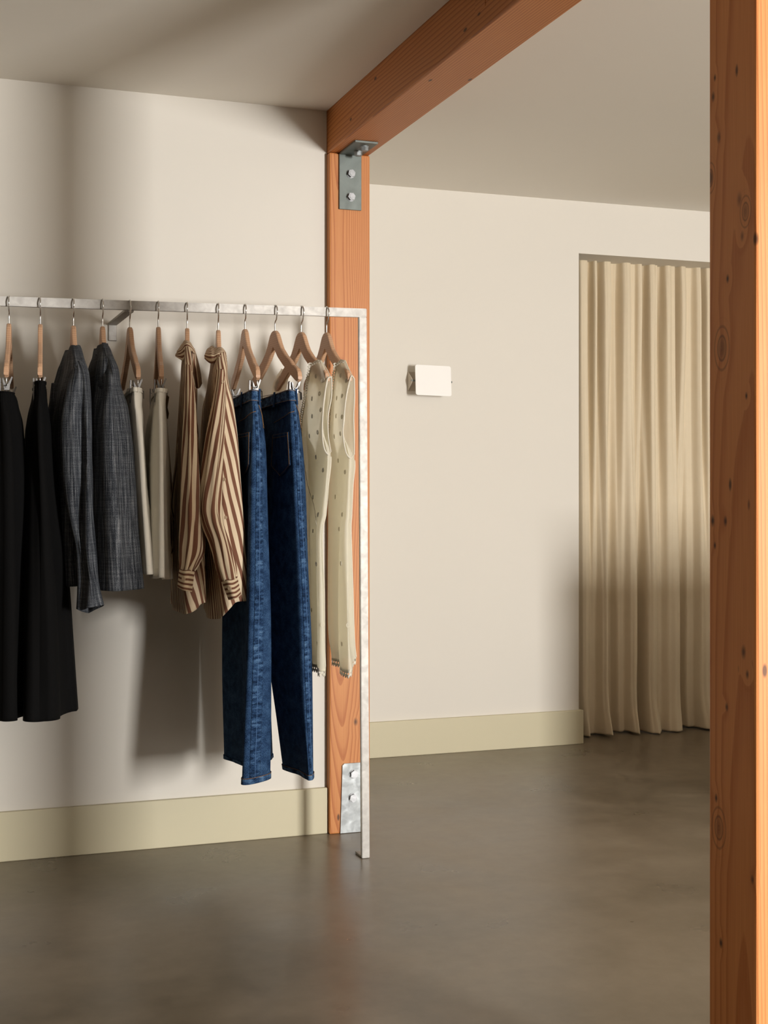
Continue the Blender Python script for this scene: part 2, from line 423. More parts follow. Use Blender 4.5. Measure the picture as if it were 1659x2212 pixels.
# posts and beam: origin at the middle so knots can be placed in object space
def timber(name, x0, x1, y0, y1, z0, z1, mat, label, cat, bev=.004, zorg=0):
    bm = bmesh.new(); cx, cy = (x0+x1)/2, (y0+y1)/2
    box(bm, x0-cx, x1-cx, y0-cy, y1-cy, z0-zorg, z1-zorg, bev)
    o = bmobj(name, bm, mat); o.location = (cx, cy, zorg); return tag(o, label, cat)
BZ = 2.212
timber('timber_post', PX0, PX1, PYF, PYF+.138, 0, BZ-.001, WOOD_POST, 'orange fir post standing behind the right end of the clothes rail', 'post')
beam = timber('timber_beam', PX0+.001, PX1-.001, -3.0, WY+.1, BZ, HRZ, WOOD_BEAM, 'square fir beam running overhead from the wall towards the viewer', 'beam', .004, BZ)
NX0 = 1.312; NY0, NY1 = NX0/.7016, NX0/.6536
near_post = timber('timber_post', NX0, NX0+.138, NY0, NY1, 0, BZ-.001, WOOD_NEAR, 'large knotty fir post at the right edge, sunlit on its front', 'post', .005)
bm = bmesh.new(); q = at(922, 95, 2.97)
bcx, bcy = beam.location.x, beam.location.y
box(bm, PX0-.0004, PX0+.01, 2.94, 3.0, 2.262, 2.318, .001)
bmobj('wood_patch', bm, WOOD_BEAM, beam)

# brackets
def hexnut(name, loc, axis, r, h, parent, mat, stud=True):
    bm = bmesh.new(); a = Vector(axis)
    up = Vector((0, 0, 1)) if abs(a.z) < .5 else Vector((1, 0, 0))
    s = a.cross(up); s.normalize(); t = a.cross(s); loc = Vector(loc)
    ang = random.uniform(0, 1)
    pts = [loc+(s*math.cos(math.pi/3*k+ang)+t*math.sin(math.pi/3*k+ang))*r for k in range(6)]
    prism(bm, pts, a*h)
    if stud: cyl(bm, loc+a*h*.8, loc+a*h*1.12, r*.62, 20); 
    else: cyl(bm, loc+a*h*.9, loc+a*h*1.05, r*.80, 20)
    cyl(bm, loc, loc+a*.0025, r*1.12, 24)
    return bmobj(name, bm, mat, parent)
T = .007
br = empty('angle_bracket', (1.375, PYF, 2.1), 'grey steel angle bracket joining the fir post to the beam', 'bracket')
ax0 = XY(733, PYF-T)[0]; ax1 = XY(781, PYF-T)[0]; azb = zrow(453, 757, PYF-T)
bm = bmesh.new(); box(bm, ax0, ax1, PYF-T, PYF-.0002, azb, BZ-.0002, .0012); bmobj('upright_plate', bm, DARKST, br)
bm = bmesh.new(); box(bm, ax0, ax1, PYF-.17, PYF-T, BZ-T, BZ-.0002, .0012); bmobj('top_plate', bm, DARKST, br)
for row in (376, 426):
    p = at(757.5, row, PYF-T); hexnut('nut', p, (0, -1, 0), .0125, .014, br, ZINC)
for (fx, fy) in ((.62, .055), (.60, .125)):
    hexnut('bolt', (ax0+(ax1-ax0)*fx, PYF-T-fy*.95, BZ-T), (0, 0, -1), .0125, .013, br, GALV, False)
gb = empty('post_base_plate', (1.375, PYF, 0), 'galvanised steel plate bolted to the foot of the fir post', 'bracket')
g0 = at(740, 1650, PYF-.005); g1 = at(735.5, 1798, PYF-.005)
bm = bmesh.new(); y = PYF-.005
prism(bm, [(g1.x, y, .0015), (PX1-.008, y, .0015), (PX1-.012, y, g0.z), (g0.x+.006, y, g0.z), (g0.x, y, g0.z-.006)], (0, .0047, 0))
bmobj('plate', bm, GALV, gb)
for (px, row) in ((764, 1672), (762, 1723)):
    hexnut('bolt', at(px, row, PYF-.005), (0, -1, 0), .0135, .010, gb, ZINC, False)

# sconce
sx, sd = XY(936, FY-.07); sz = zrow(822, 936, FY-.07)
sc = empty('wall_sconce', (sx, FY, sz), 'small white wall sconce with a tilting square shade on the far wall', 'sconce')
bm = bmesh.new(); M = Matrix.Translation((sx+.0, FY-.072, sz)) @ Matrix.Rotation(math.radians(1.2), 4, 'Y') @ Matrix.Rotation(math.radians(-7), 4, 'X') @ Matrix.Rotation(math.radians(-1), 4, 'Z')
w2, h2, rr = .080, .0645, .009; pts = []
for (cx, cz, a0) in ((w2-rr, h2-rr, 0), (-w2+rr, h2-rr, 90), (-w2+rr, -h2+rr, 180), (w2-rr, -h2+rr, 270)):
    for k in range(6):
        a = math.radians(a0+18*k); pts.append((cx+rr*math.cos(a), 0, cz+rr*math.sin(a)))
prism(bm, pts, (0, .003, 0), M); bmobj('shade_plate', bm, SCONCE, sc)
bm = bmesh.new()
mx0 = XY(886, FY-.03)[0]
box(bm, mx0, mx0+.135, FY-.004, FY-.0002, sz-.040, sz+.040, .001); bmobj('back_plate', bm, SCONCE_B, sc)
for xx in (mx0, mx0+.133):
    bm = bmesh.new()
    prism(bm, [(xx, FY-.004, sz-.040), (xx, FY-.004, sz+.040), (xx, FY-.050, sz+.008), (xx, FY-.050, sz-.008)], (.002, 0, 0)); bmobj('side_wing', bm, SCONCE_B, sc)
bm = bmesh.new(); cyl(bm, (mx0-.002, FY-.046, sz), (sx+.088, FY-.062, sz-.004), .004, 12); bmobj('pivot_rod', bm, DARKST, sc)
bm = bmesh.new(); cyl(bm, (mx0+.055, FY-.004, sz), (mx0+.055, FY-.038, sz), .013, 16)
bmesh.ops.create_uvsphere(bm, u_segments=14, v_segments=8, radius=.02, matrix=Matrix.Translation((mx0+.055, FY-.045, sz))); bmobj('lamp_holder', bm, SCONCE_B, sc, True)

# curtain
def curtain():
    # flat ridges and narrow valleys: (first px, last px, depth) at the top and near the floor
    top = [(1240, 1249, .02), (1250, 1268, -.02), (1271, 1278, .035), (1279, 1286, -.025), (1287, 1297, .04), (1299, 1316, -.03), (1319, 1338, .035), (1341, 1358, -.035), (1361, 1374, .008), (1376, 1384, -.02),
           (1385, 1397, .045), (1399, 1412, -.03), (1414, 1420, -.008), (1422, 1432, .04), (1434, 1445, -.03), (1448, 1457, -.012), (1459, 1462, .03), (1464, 1476, -.035), (1479, 1497, .012), (1500, 1509, -.03), (1511, 1517, .04), (1519, 1533, -.03)]
    bot = [(1240, 1249, .0), (1252, 1266, -.03), (1272, 1286, .0), (1294, 1306, -.05), (1309, 1328, .05), (1334, 1348, .0), (1354, 1369, -.045), (1371, 1386, .055), (1390, 1408, -.05), (1414, 1428, -.012), (1436, 1462, -.045), (1465, 1477, .055),
           (1482, 1498, .0), (1502, 1524, -.05), (1527, 1540, .03)]
    x = 1542; k = 0
    while x < 1690:
        top.append((x, x+12, (-.03, .035)[k % 2])); bot.append((x, x+14, (-.045, .045)[k % 2])); x += 17; k += 1
    def prof(zones):
        P = []
        for a, b, d in zones:
            wd = b-a; P += [(a+wd*.12, d*.8), ((a+b)/2, d), (b-wd*.12, d*.8)]
        def f(px):
            for i_ in range(len(P)-1):
                if px <= P[i_+1][0]:
                    (x0, d0), (x1, d1) = P[i_], P[i_+1]; t = min(1, max(0, (px-x0)/(x1-x0))); t = t*t*(3-2*t); return d0+(d1-d0)*t
            return P[-1][1]
        return f
    ft, fb = prof(top), prof(bot)
    CYC = FY+.165; rows = []
    for v in (0, .04, .12, .22, .34, .46, .58, .70, .82, .90, .945, .975, 1):
        r = []; wv = min(1, max(0, (v-.12)/.7)); wv = wv*wv*(3-2*wv)
        for i in range(166):
            px = 1243+i*2.65
            sway = 3.0*nz(px*.02, v*2.2, 5)*min(1, v*4)
            dt, db = ft(px+sway), fb(px+sway)
            d = (dt*(.55+.45*min(1, v*8))*(1-wv)+db*wv)*1.05
            z = 2.28*(1-v)+.006*v; X = XY(px, CYC)[0]; Y = CYC+d
            if v > .93:
                q = (v-.93)/.07; bulge = nz(px*.035, 3.1, 9)
                Y += (-.05*max(0, -db/.05)-.02*bulge)*q; X += .03*nz(px*.028, 7.7, 2)*q
                z += .03*max(0, bulge)*q
            r.append(Vector((X, Y, max(z, .004))))
        rows.append(r)
    L = Loft(None, closed=False, grid=rows, disp=lambda u, v: .0015*nz(u*40, v*6, 3))
    o = L.mesh('curtain', CURT, None, 420, 60, .002)
    return tag(o, 'beige floor-length curtain hanging in soft folds in the far doorway', 'curtain')
curtain()

# unseen counter, added to shade the floor and the lower curtain
ct = empty('shade_counter', (3.8, 3.45, 0), 'unseen white counter added at the right to shade the lower curtain', 'counter')
bm = bmesh.new(); box(bm, 2.90, 4.9, 3.22, 3.68, .06, .86, .004); bmobj('cabinet_body', bm, WALL, ct)
bm = bmesh.new(); box(bm, 2.88, 4.92, 3.2, 3.7, .86, .895, .004); bmobj('worktop', bm, BASE, ct)
bm = bmesh.new(); box(bm, 2.95, 4.85, 3.27, 3.63, 0, .06); bmobj('plinth', bm, DARKST, ct)

# ------------------------------------------------------------------ clothes rack
YR = 3.874; RT = .007; RH = .0265
def railtop(X): return 1.649+(X-.255)*.0142
rack = empty('clothes_rack', (1.33, YR, 0), 'brushed steel clothes rail with a square leg and wall bracket', 'clothes rack')
LXT = XY(784, YR-RT)[0]; LXB = XY(790.5, YR-RT)[0]; LW = .0122
def bar(pts, w, h, wdir, hdir):
    bm = bmesh.new(); rings = []
    for p in pts:
        p = Vector(p); rings.append([bm.verts.new(p+Vector(wdir)*w*a+Vector(hdir)*h*b) for a, b in ((-1, -1), (1, -1), (1, 1), (-1, 1))])
    for A, B in zip(rings, rings[1:]):
        for k in range(4): bm.faces.new((A[k], A[(k+1) % 4], B[(k+1) % 4], B[k]))
    bm.faces.new(rings[0][::-1]); bm.faces.new(rings[-1])
    bmesh.ops.bevel(bm, geom=list(bm.edges), offset=.0015, segments=2, affect='EDGES')
    return bm
XE = LXT+LW
bmobj('rail', bar([(-1.2, YR, railtop(-1.2)-RH/2), (XE, YR, railtop(XE)-RH/2)], RT, RH/2, (0, 1, 0), (0, 0, 1)), NICKEL, rack)
bmobj('leg', bar([(LXB, YR, .001), (LXT, YR, railtop(LXT)-RH+.0005)], LW, RT, (1, 0, 0), (0, 1, 0)), NICKEL, rack)
bmobj('leg', bar([(-1.185, YR, .001), (-1.19, YR, railtop(-1.19)-RH+.0005)], LW, RT, (1, 0, 0), (0, 1, 0)), NICKEL, rack)
for lx in (LXB, -1.185):
    bm = bmesh.new(); box(bm, lx-LW, lx+LW, YR+RT, YR+.06, .001, .007, .001); bmobj('foot', bm, NICKEL, rack)
bx = XY(280, YR)[0]
bm = bmesh.new(); box(bm, bx-.013, bx+.013, YR+RT-.001, WY-.006, railtop(bx)-RH-.004, railtop(bx)-RH+.004, .001)
bmobj('wall_bracket', bm, NICKEL, rack)
bm = bmesh.new(); box(bm, bx-.013, bx+.013, WY-.006, WY-.0003, railtop(bx)-RH-.052, railtop(bx)-RH+.004, .002)
bmobj('bracket_plate', bm, NICKEL, rack)

# ------------------------------------------------------------------ hangers
HTOP = [(0, 0), (.008, -.0005), (.016, -.003), (.028, -.011), (.04, -.026), (.05, -.040), (.067, -.058), (.10, -.080), (.137, -.098), (.165, -.117), (.170, -.116), (.196, -.128), (.206, -.138), (.210, -.152)]
HBOT = [(0, -.050), (.04, -.084), (.084, -.111), (.14, -.141), (.185, -.163), (.200, -.166), (.210, -.160)]
def interp(t, x):
    for (a, b), (c, d) in zip(t, t[1:]):
        if x <= c: return b+(d-b)*(x-a)/(c-a)
    return t[-1][1]
def hanger_body_mesh(sc=1.0):
    bm = bmesh.new(); th = .0062; xs = [-.21, -.206, -.2, -.196, -.185, -.17, -.165, -.15, -.137, -.118, -.1, -.084, -.067, -.058, -.05, -.04, -.034, -.028, -.022, -.016, -.008, -.004]
    xs = xs+[0]+[-x for x in reversed(xs)]
    rings = []
    for x in xs:
        a = interp(HTOP, abs(x)); b = interp(HBOT, abs(x)); e = min(.0025, (a-b)*.2)
        rings.append([bm.verts.new((sx_, x*sc, z)) for sx_, z in ((-th, b+e), (-th, a-e), (-th+e, a), (th-e, a), (th, a-e), (th, b+e), (th-e, b), (-th+e, b))])
    for A, B in zip(rings, rings[1:]):
        for k in range(8): bm.faces.new((A[k], A[(k+1) % 8], B[(k+1) % 8], B[k]))
    bm.faces.new(rings[0]); bm.faces.new(rings[-1][::-1])
    bmesh.ops.recalc_face_normals(bm, faces=bm.faces)
    me = bpy.data.meshes.new('hanger_body'); bm.to_mesh(me); bm.free(); me.materials.append(BEECH); return me
def hook_mesh(dz):
    # dz: wood top below the rail top
    bm = bmesh.new(); R = .0205; zc = dz+.0017-R
    pts = [(0, 0, -.004), (0, 0, .008), (0, -.0005, .020), (0, -.004, .028), (0, -.0125, zc-.022), (0, -.019, zc-.006)]
    for k in range(13):
        a = math.radians(180-k*16); pts.append((0, R*math.cos(a), zc+R*math.sin(a)))
    tube(bm, smooth_path(pts, 60), .0021, 8)
    bmesh.ops.recalc_face_normals(bm, faces=bm.faces)
    me = bpy.data.meshes.new('hook'); bm.to_mesh(me); bm.free(); me.materials.append(CHROME)
    for p in me.polygons: p.use_smooth = True
    return me
def clip_mesh():
    bm = bmesh.new()
    for prof in ([(-.0175, .024), (-.0170, .004), (-.0175, -.020), (-.0185, -.040)], [(.0145, .026), (.0085, .012), (.0025, .0), (-.006, -.006), (-.016, -.008)], [(-.0165, .010), (-.006, .006), (.004, -.001), (.0185, -.008), (.0190, -.028)]):
        b = bmesh.new(); A = []; B = []
        for (x, z) in prof:
            hw = .0075 if z > -.02 else .0085
            A.append(b.verts.new((x, -hw, z))); B.append(b.verts.new((x, hw, z)))
        for i in range(len(prof)-1): b.faces.new((A[i], A[i+1], B[i+1], B[i]))
        bmesh.ops.solidify(b, geom=list(b.faces), thickness=.0009); merge(bm, b)
    for poly in ([(-.006, -.010), (.007, -.010), (.0085, .004), (.0155, .024), (.0125, .026), (.003, .006), (-.002, .004), (-.009, .022), (-.0115, .021), (-.0085, .004)],
                 [(-.0175, -.040), (-.0160, -.040), (-.0150, .0), (-.0150, .022), (-.0185, .022), (-.0190, .0)]):
        prism(bm, [(x, -.0065, z) for x, z in poly], (0, .013, 0))
    tube(bm, [(0, -.009, .0), (0, .009, .0)], .0036, 10)
    bmesh.ops.recalc_face_normals(bm, faces=bm.faces)
    me = bpy.data.meshes.new('clip'); bm.to_mesh(me); bm.free(); me.materials.append(CLIPM); return me
def wire_mesh():
    bm = bmesh.new()
    tube(bm, [(0, -.196, -.150), (0, -.196, -.182), (0, -.193, -.186), (0, 0, -.187), (0, .193, -.186), (0, .196, -.182), (0, .196, -.150)], .0016, 8)
    bmesh.ops.recalc_face_normals(bm, faces=bm.faces)
    me = bpy.data.meshes.new('wire_bar'); bm.to_mesh(me); bm.free(); me.materials.append(CHROME)
    for p in me.polygons: p.use_smooth = True
    return me
BODY_ME = hanger_body_mesh(); BODY_IN = hanger_body_mesh(.78); BODY_BL = hanger_body_mesh(.92); CLIP_ME = clip_mesh(); WIRE_ME = wire_mesh()
# (px of neck, row of wood top, px of near arm tip, clips, label)
HG = [(19.5, 699, 13.3, True, 'wooden clip hanger holding the black skirt nearest the left edge'),
      (87, 700.5, 86.5, True, 'wooden clip hanger seen edge-on above the second black skirt'),
      (158.5, 703.5, 172, False, 'wooden hanger inside the left charcoal jacket'),
      (221.5, 705, 236, False, 'wooden hanger inside the right charcoal jacket'),
      (280.5, 707, 299, True, 'wooden clip hanger below the wall bracket, holding the left cream shorts'),
      (342, 706.5, 349, True, 'wooden clip hanger holding the right cream shorts'),
      (404.5, 709, 406, False, 'wooden hanger inside the left striped shirt, only its neck showing'),
      (471.5, 713, 480, False, 'wooden hanger inside the right striped shirt with the knotted collar'),
      (529, 711, 557.5, True, 'wooden clip hanger holding the left pair of jeans'),
      (594, 714.5, 648, True, 'wooden clip hanger holding the right pair of jeans, its near arm crossing the next hanger'),
      (650.5, 717.5, 713, False, 'wooden hanger inside the left ivory blouse'),
      (705.5, 718.5, 760, False, 'wooden hanger at the right end of the rail inside the right ivory blouse')]
HANG = []
for (pc, row, pn, clips, lab) in HG:
    X = XY(pc, YR)[0]; z = zrow(row, pc, YR)
    Xn = XY(pn, YR-.208)[0]
    rz = math.atan2(Xn-X, .208)
    h = empty('clothes_hanger', (X, YR, z), lab, 'hanger', 'wooden hangers on the rail', rz)
    link('wooden_body', BODY_ME if clips else (BODY_BL if pc > 600 else BODY_IN), None, h)
    link('hook', hook_mesh(railtop(X)-z), None, h)
    if clips:
        link('wire_bar', WIRE_ME, None, h)
        for yy in (-.168, .168):
            c = link('clip', CLIP_ME, None, h); c.location = (0, yy, -.187)
    HANG.append((X, z, rz, h))

# ------------------------------------------------------------------ garments
def gar(name, i, label, cat, group):
    X, z, rz, h = HANG[i]
    return empty(name, (X, YR, z-.19), label, cat, group)

# ---- black skirts
def folds(freq, amp, ph=0, v0=.0, grow=1.0, wr=.004, seed=0):
    def f(u, v):
        e = amp*(min(1, max(0, (v-v0)/.3))**.8)*(1+(grow-1)*v)
        x = freq*u+ph+.35*nz(u*3+seed, v*1.6, seed)
        s = math.sin(2*math.pi*x); s = math.copysign(abs(s)**.7, s)
        return e*s+wr*nz(u*9+seed, v*5, seed*1.7)
    return f
def gathers(u, v, seed=0):
    return .0016*math.sin(2*math.pi*48*u+3*nz(u*8, v*3, seed))*max(0, 1-v*3.0)
g = gar('black_skirt', 0, 'long black gathered skirt cut off by the left edge', 'skirt', 'black skirts on the rail')
fd = folds(7, .009, .1, .03, 1.2, .004, 2)
L = Loft([(846, 3.68, [(29, 3.72), (10, 3.665), (-8, 3.70), (-18, 3.86), (-26, 4.02), (-20, 4.03), (8, 3.90)]),
          (875, 3.68, [(34, 3.72), (12, 3.66), (-12, 3.69), (-26, 3.86), (-36, 4.03), (-28, 4.04), (10, 3.90)]),
          (935, 3.67, [(43, 3.72), (16, 3.65), (-18, 3.68), (-38, 3.86), (-48, 4.04), (-36, 4.05), (18, 3.90)]),
          (1080, 3.66, [(53, 3.73), (22, 3.64), (-25, 3.67), (-55, 3.86), (-66, 4.05), (-50, 4.06), (28, 3.91)]),
          (1300, 3.65, [(58, 3.74), (28, 3.63), (-32, 3.66), (-75, 3.86), (-88, 4.06), (-66, 4.07), (36, 3.92)]),
          (1552, 3.65, [(61, 3.75), (34, 3.62), (-36, 3.65), (-92, 3.86), (-108, 4.07), (-80, 4.08), (44, 3.93)])],
         disp=lambda u, v: fd(u, v)+gathers(u, v, 1))
L.mesh('skirt_body', BLACK, g, 220, 60)
L.mesh('waistband', BLACK, g, 220, 6, off=.0025, v1=.035)
g = gar('black_skirt', 1, 'long black gathered skirt beside the left charcoal jacket', 'skirt', 'black skirts on the rail')
fd2 = folds(6, .008, .4, .05, 1.3, .004, 5)
L = Loft([(824, 3.68, [(95, 3.70), (86, 3.655), (79, 3.72), (76, 3.90), (75, 4.00), (81, 4.01), (92, 3.86)]),
          (850, 3.68, [(97, 3.70), (86, 3.65), (76, 3.71), (72, 3.90), (70, 4.02), (79, 4.03), (93, 3.86)]),
          (890, 3.67, [(100, 3.70), (85, 3.64), (72, 3.70), (66, 3.90), (64, 4.03), (76, 4.04), (95, 3.87)]),
          (970, 3.66, [(106, 3.70), (85, 3.63), (68, 3.69), (61, 3.90), (60, 4.04), (76, 4.05), (104, 3.88)]),
          (1100, 3.65, [(122, 3.71), (90, 3.62), (66, 3.68), (57, 3.90), (57, 4.05), (82, 4.06), (122, 3.90)]),
          (1265, 3.64, [(137, 3.72), (96, 3.61), (63, 3.66), (54, 3.88), (56, 4.05), (92, 4.07), (140, 3.92)]),
          (1404, 3.63, [(146, 3.72), (100, 3.60), (60, 3.64), (50, 3.86), (55, 4.05), (100, 4.08), (152, 3.95)]),
          (1553, 3.62, [(154, 3.72), (106, 3.59), (60, 3.61), (48, 3.84), (54, 4.05), (110, 4.09), (163, 3.96)])],
         disp=lambda u, v: fd2(u, v)+gathers(u, v, 4))
L.mesh('skirt_body', BLACK, g, 220, 60)
L.mesh('waistband', BLACK, g, 220, 6, off=.0025, v1=.035)

# ---- charcoal jackets
def lift(body):
    return [(r, y, [((c[0], c[1]-.02)+tuple(c[2:]) if c[1] < 3.8 or (r < 770 and c[1] < 3.86) else c) for c in cols]) if r < 800 else (r, y, cols) for (r, y, cols) in body]
def pt(rows): return [[at(*p) for p in r] for r in rows]
def jacket(i, label, body, sleeve, neck, sfold, seed):
    g = gar('charcoal_jacket', i, label, 'jacket', 'charcoal slub jackets on the rail')
    B = Loft(lift(body), disp=folds(4, .006, seed, .15, 1.3, .006, seed)); B.mesh('jacket_body', SLUB, g, 90, 60)
    S = Loft(sleeve, disp=sfold); S.mesh('sleeve', SLUB, g, 90, 70, .002)
    bm = bmesh.new()   # far sleeve: hangs on the wall side
    F_ = []
    for (row, yr, cols) in sleeve[1:-2]:
        mx = sum(c[0] for c in cols)/len(cols)
        F_.append((row, yr, [(mx-50+(c[0]-mx)*.5, c[1]+.37) for c in cols]))
    bm.free()
    S2 = Loft(F_, disp=folds(3, .004, .2, .1, 1, .004, seed+3)); S2.mesh('sleeve', SLUB, g, 40, 40, .002)
    N = Loft(neck, closed=False, grid=None if not isinstance(neck[0][0], Vector) else neck); N.mesh('neck_facing', SLUB, g, 30, 8, .003)
    return g
jacket(2, 'charcoal slub jacket beside the black skirts, with a dropped sleeve',
       [(750, 3.83, [(171, 3.81), (163, 3.79), (155, 3.82), (148, 3.89), (141, 3.94), (148, 3.95), (166, 3.88)]),
        (768, 3.76, [(177, 3.77), (167, 3.75), (153, 3.78), (142, 3.88), (133, 3.98), (140, 3.99), (170, 3.88)]),
        (792, 3.71, [(186, 3.73), (172, 3.69), (151, 3.73), (136, 3.88), (125, 4.02), (134, 4.03), (176, 3.88)]),
        (835, 3.68, [(191, 3.70), (172, 3.67), (144, 3.71), (125, 3.88), (114, 4.05), (124, 4.06), (180, 3.88)]),
        (885, 3.68, [(192, 3.71), (172, 3.68), (138, 3.72), (120, 3.88), (108, 4.06), (120, 4.07), (180, 3.88)]),
        (955, 3.68, [(190, 3.72), (172, 3.69), (134, 3.72), (119, 3.88), (108, 4.07), (122, 4.08), (180, 3.88)]),
        (1060, 3.68, [(188, 3.72), (172, 3.69), (138, 3.72), (128, 3.88), (114, 4.07), (128, 4.08), (180, 3.88)]),
        (1195, 3.68, [(188, 3.72), (172, 3.70), (142, 3.73), (137, 3.88), (124, 4.07), (138, 4.08), (182, 3.88)]),
        (1268, 3.68, [(188, 3.72), (174, 3.70), (146, 3.73), (143, 3.88), (130, 4.07), (146, 4.08), (184, 3.88)])],
       [(782, 3.71, [(181, 3.70), (174, 3.68), (168, 3.69), (163, 3.70), (158, 3.72), (172, 3.74)]),
        (805, 3.69, [(189, 3.68), (182, 3.65), (174, 3.655), (164, 3.66), (154, 3.69), (172, 3.73)]),
        (850, 3.68, [(194, 3.67), (187, 3.63), (176, 3.64), (158, 3.63), (145, 3.66), (172, 3.73)]),
        (920, 3.67, [(195.5, 3.66), (188, 3.62), (177, 3.65), (158, 3.62), (136, 3.66), (170, 3.73)]),
        (1030, 3.66, [(197, 3.65), (189, 3.61), (179, 3.65), (162, 3.62), (140, 3.66), (172, 3.73)]),
        (1120, 3.66, [(200, 3.65), (190, 3.60), (180, 3.65), (166, 3.63), (152, 3.66), (174, 3.72)]),
        (1190, 3.65, [(203, 3.64), (192, 3.60), (181, 3.64), (173, 3.63), (166, 3.66), (180, 3.71)]),
        (1252, 3.65, [(208.5, 3.64), (198, 3.59), (186, 3.62), (178, 3.63), (172, 3.65), (188, 3.71)]),
        (1312, 3.64, [(220, 3.63, .004), (205, 3.585, .006), (186, 3.60, 0), (174, 3.62, -.004), (168, 3.65, -.004), (192, 3.70, -.02)])],
       pt([[(141, 763, 3.96), (139, 766, 3.93), (142, 772, 3.88), (150, 770, 3.82)], [(146, 757, 3.96), (147, 757, 3.92), (148, 762, 3.88), (154, 760, 3.82)]]),
       folds(3, .003, .3, .1, 1.5, .005, 11), 1)
jacket(3, 'charcoal slub jacket with a broad square hem, left of the cream shorts',
       [(745, 3.83, [(231, 3.81), (224, 3.79), (217, 3.82), (211, 3.89), (205, 3.94), (211, 3.95), (227, 3.88)]),
        (762, 3.76, [(239, 3.77), (230, 3.75), (217, 3.78), (206, 3.88), (198, 3.98), (205, 3.99), (232, 3.88)]),
        (785, 3.71, [(249, 3.73), (235, 3.69), (215, 3.73), (200, 3.88), (191, 4.02), (200, 4.03), (238, 3.88)]),
        (838, 3.68, [(256, 3.70), (238, 3.67), (212, 3.71), (196, 3.88), (186, 4.05), (196, 4.06), (242, 3.88)]),
        (886, 3.68, [(266, 3.71), (240, 3.68), (212, 3.72), (196, 3.88), (184, 4.06), (196, 4.07), (248, 3.88)]),
        (1000, 3.68, [(276, 3.72), (245, 3.69), (212, 3.73), (196, 3.88), (184, 4.07), (200, 4.08), (258, 3.88)]),
        (1150, 3.68, [(285, 3.72), (250, 3.70), (214, 3.73), (198, 3.88), (186, 4.07), (204, 4.08), (264, 3.88)]),
        (1268, 3.68, [(292, 3.72), (256, 3.70), (216, 3.73), (202, 3.88), (190, 4.07), (210, 4.08), (270, 3.88)])],
       [(772, 3.72, [(243, 3.71), (236, 3.69), (228, 3.70), (222, 3.72), (216, 3.73), (232, 3.75)]),
        (800, 3.69, [(253, 3.68), (245, 3.645), (236, 3.66), (224, 3.69), (214, 3.71), (236, 3.74)]),
        (840, 3.68, [(259, 3.68), (250, 3.63), (238, 3.62), (224, 3.67), (208, 3.70), (240, 3.75)]),
        (886, 3.67, [(273, 3.67), (258, 3.62), (240, 3.60), (218, 3.64), (203, 3.69), (244, 3.76)]),
        (955, 3.66, [(281, 3.67), (264, 3.61), (242, 3.59), (214, 3.63), (199, 3.69), (246, 3.77)]),
        (1040, 3.66, [(288.5, 3.67), (268, 3.61), (244, 3.59), (213, 3.63), (199, 3.69), (250, 3.77)]),
        (1150, 3.65, [(294, 3.67), (272, 3.60), (246, 3.58), (213, 3.63), (201, 3.69), (254, 3.77)]),
        (1273, 3.65, [(304, 3.67), (280, 3.60), (250, 3.58), (214, 3.62), (205, 3.68), (260, 3.77)])],
       pt([[(206, 757, 3.96), (204, 760, 3.93), (207, 767, 3.88), (215, 764, 3.82)], [(211, 752, 3.96), (212, 752, 3.92), (213, 756, 3.88), (218, 754, 3.82)]]),
       folds(3, .004, .1, .1, 1.5, .004, 21), 6)

# ---- cream shorts
def shorts(i, label, keys, seed, hem):
    g = gar('cream_shorts', i, label, 'shorts', 'cream shorts on clip hangers')
    B = Loft(keys, disp=folds(5, .0035, seed*.3, .15, 1.6, .004, seed)); B.mesh('shorts_body', CREAM, g, 110, 50, .002, v0=.0)
    B.mesh('waistband', CREAM, g, 110, 6, .002, v1=.07, off=.0025)
    for u in (.12, .3, .62):
        bm = bmesh.new()
        prism(bm, [B.at(u-.008, .075, .0035), B.at(u+.008, .075, .0035), B.at(u+.008, .0, .0035), B.at(u-.008, .0, .0035)], B.normal(u, .03)*.002)
        bmobj('belt_loop', bm, CREAM, g)
    bm = bmesh.new(); tube(bm, B.path([(k/80, .955) for k in range(80)], 160, .001), .0009, 5); bmobj('hem_stitching', bm, CREAM, g)
    return g, B
shorts(4, 'cream cotton shorts clipped beside the right charcoal jacket',
       [(838, 3.68, [(305, 3.70), (295, 3.66), (286, 3.68), (277, 3.84), (268, 4.03), (276, 4.04), (297, 3.87)]),
        (866, 3.68, [(306, 3.70), (295, 3.655), (286, 3.68), (276, 3.84), (266, 4.04), (276, 4.05), (298, 3.87)]),
        (895, 3.68, [(308, 3.70), (297, 3.655), (287, 3.68), (276, 3.85), (264, 4.05), (276, 4.06), (299, 3.87)]),
        (955, 3.67, [(311, 3.69), (300, 3.65), (290, 3.68), (277, 3.85), (264, 4.05), (278, 4.06), (301, 3.87)]),
        (1050, 3.67, [(318, 3.69), (306, 3.645), (294, 3.68), (280, 3.85), (266, 4.05), (282, 4.06), (306, 3.87)]),
        (1140, 3.66, [(327, 3.69), (313, 3.64), (299, 3.68), (284, 3.85), (268, 4.05), (286, 4.06), (314, 3.87)]),
        (1240, 3.66, [(339, 3.69), (322, 3.635), (304, 3.67), (290, 3.84), (276, 4.05), (296, 4.06), (326, 3.87)])], 2, 0)
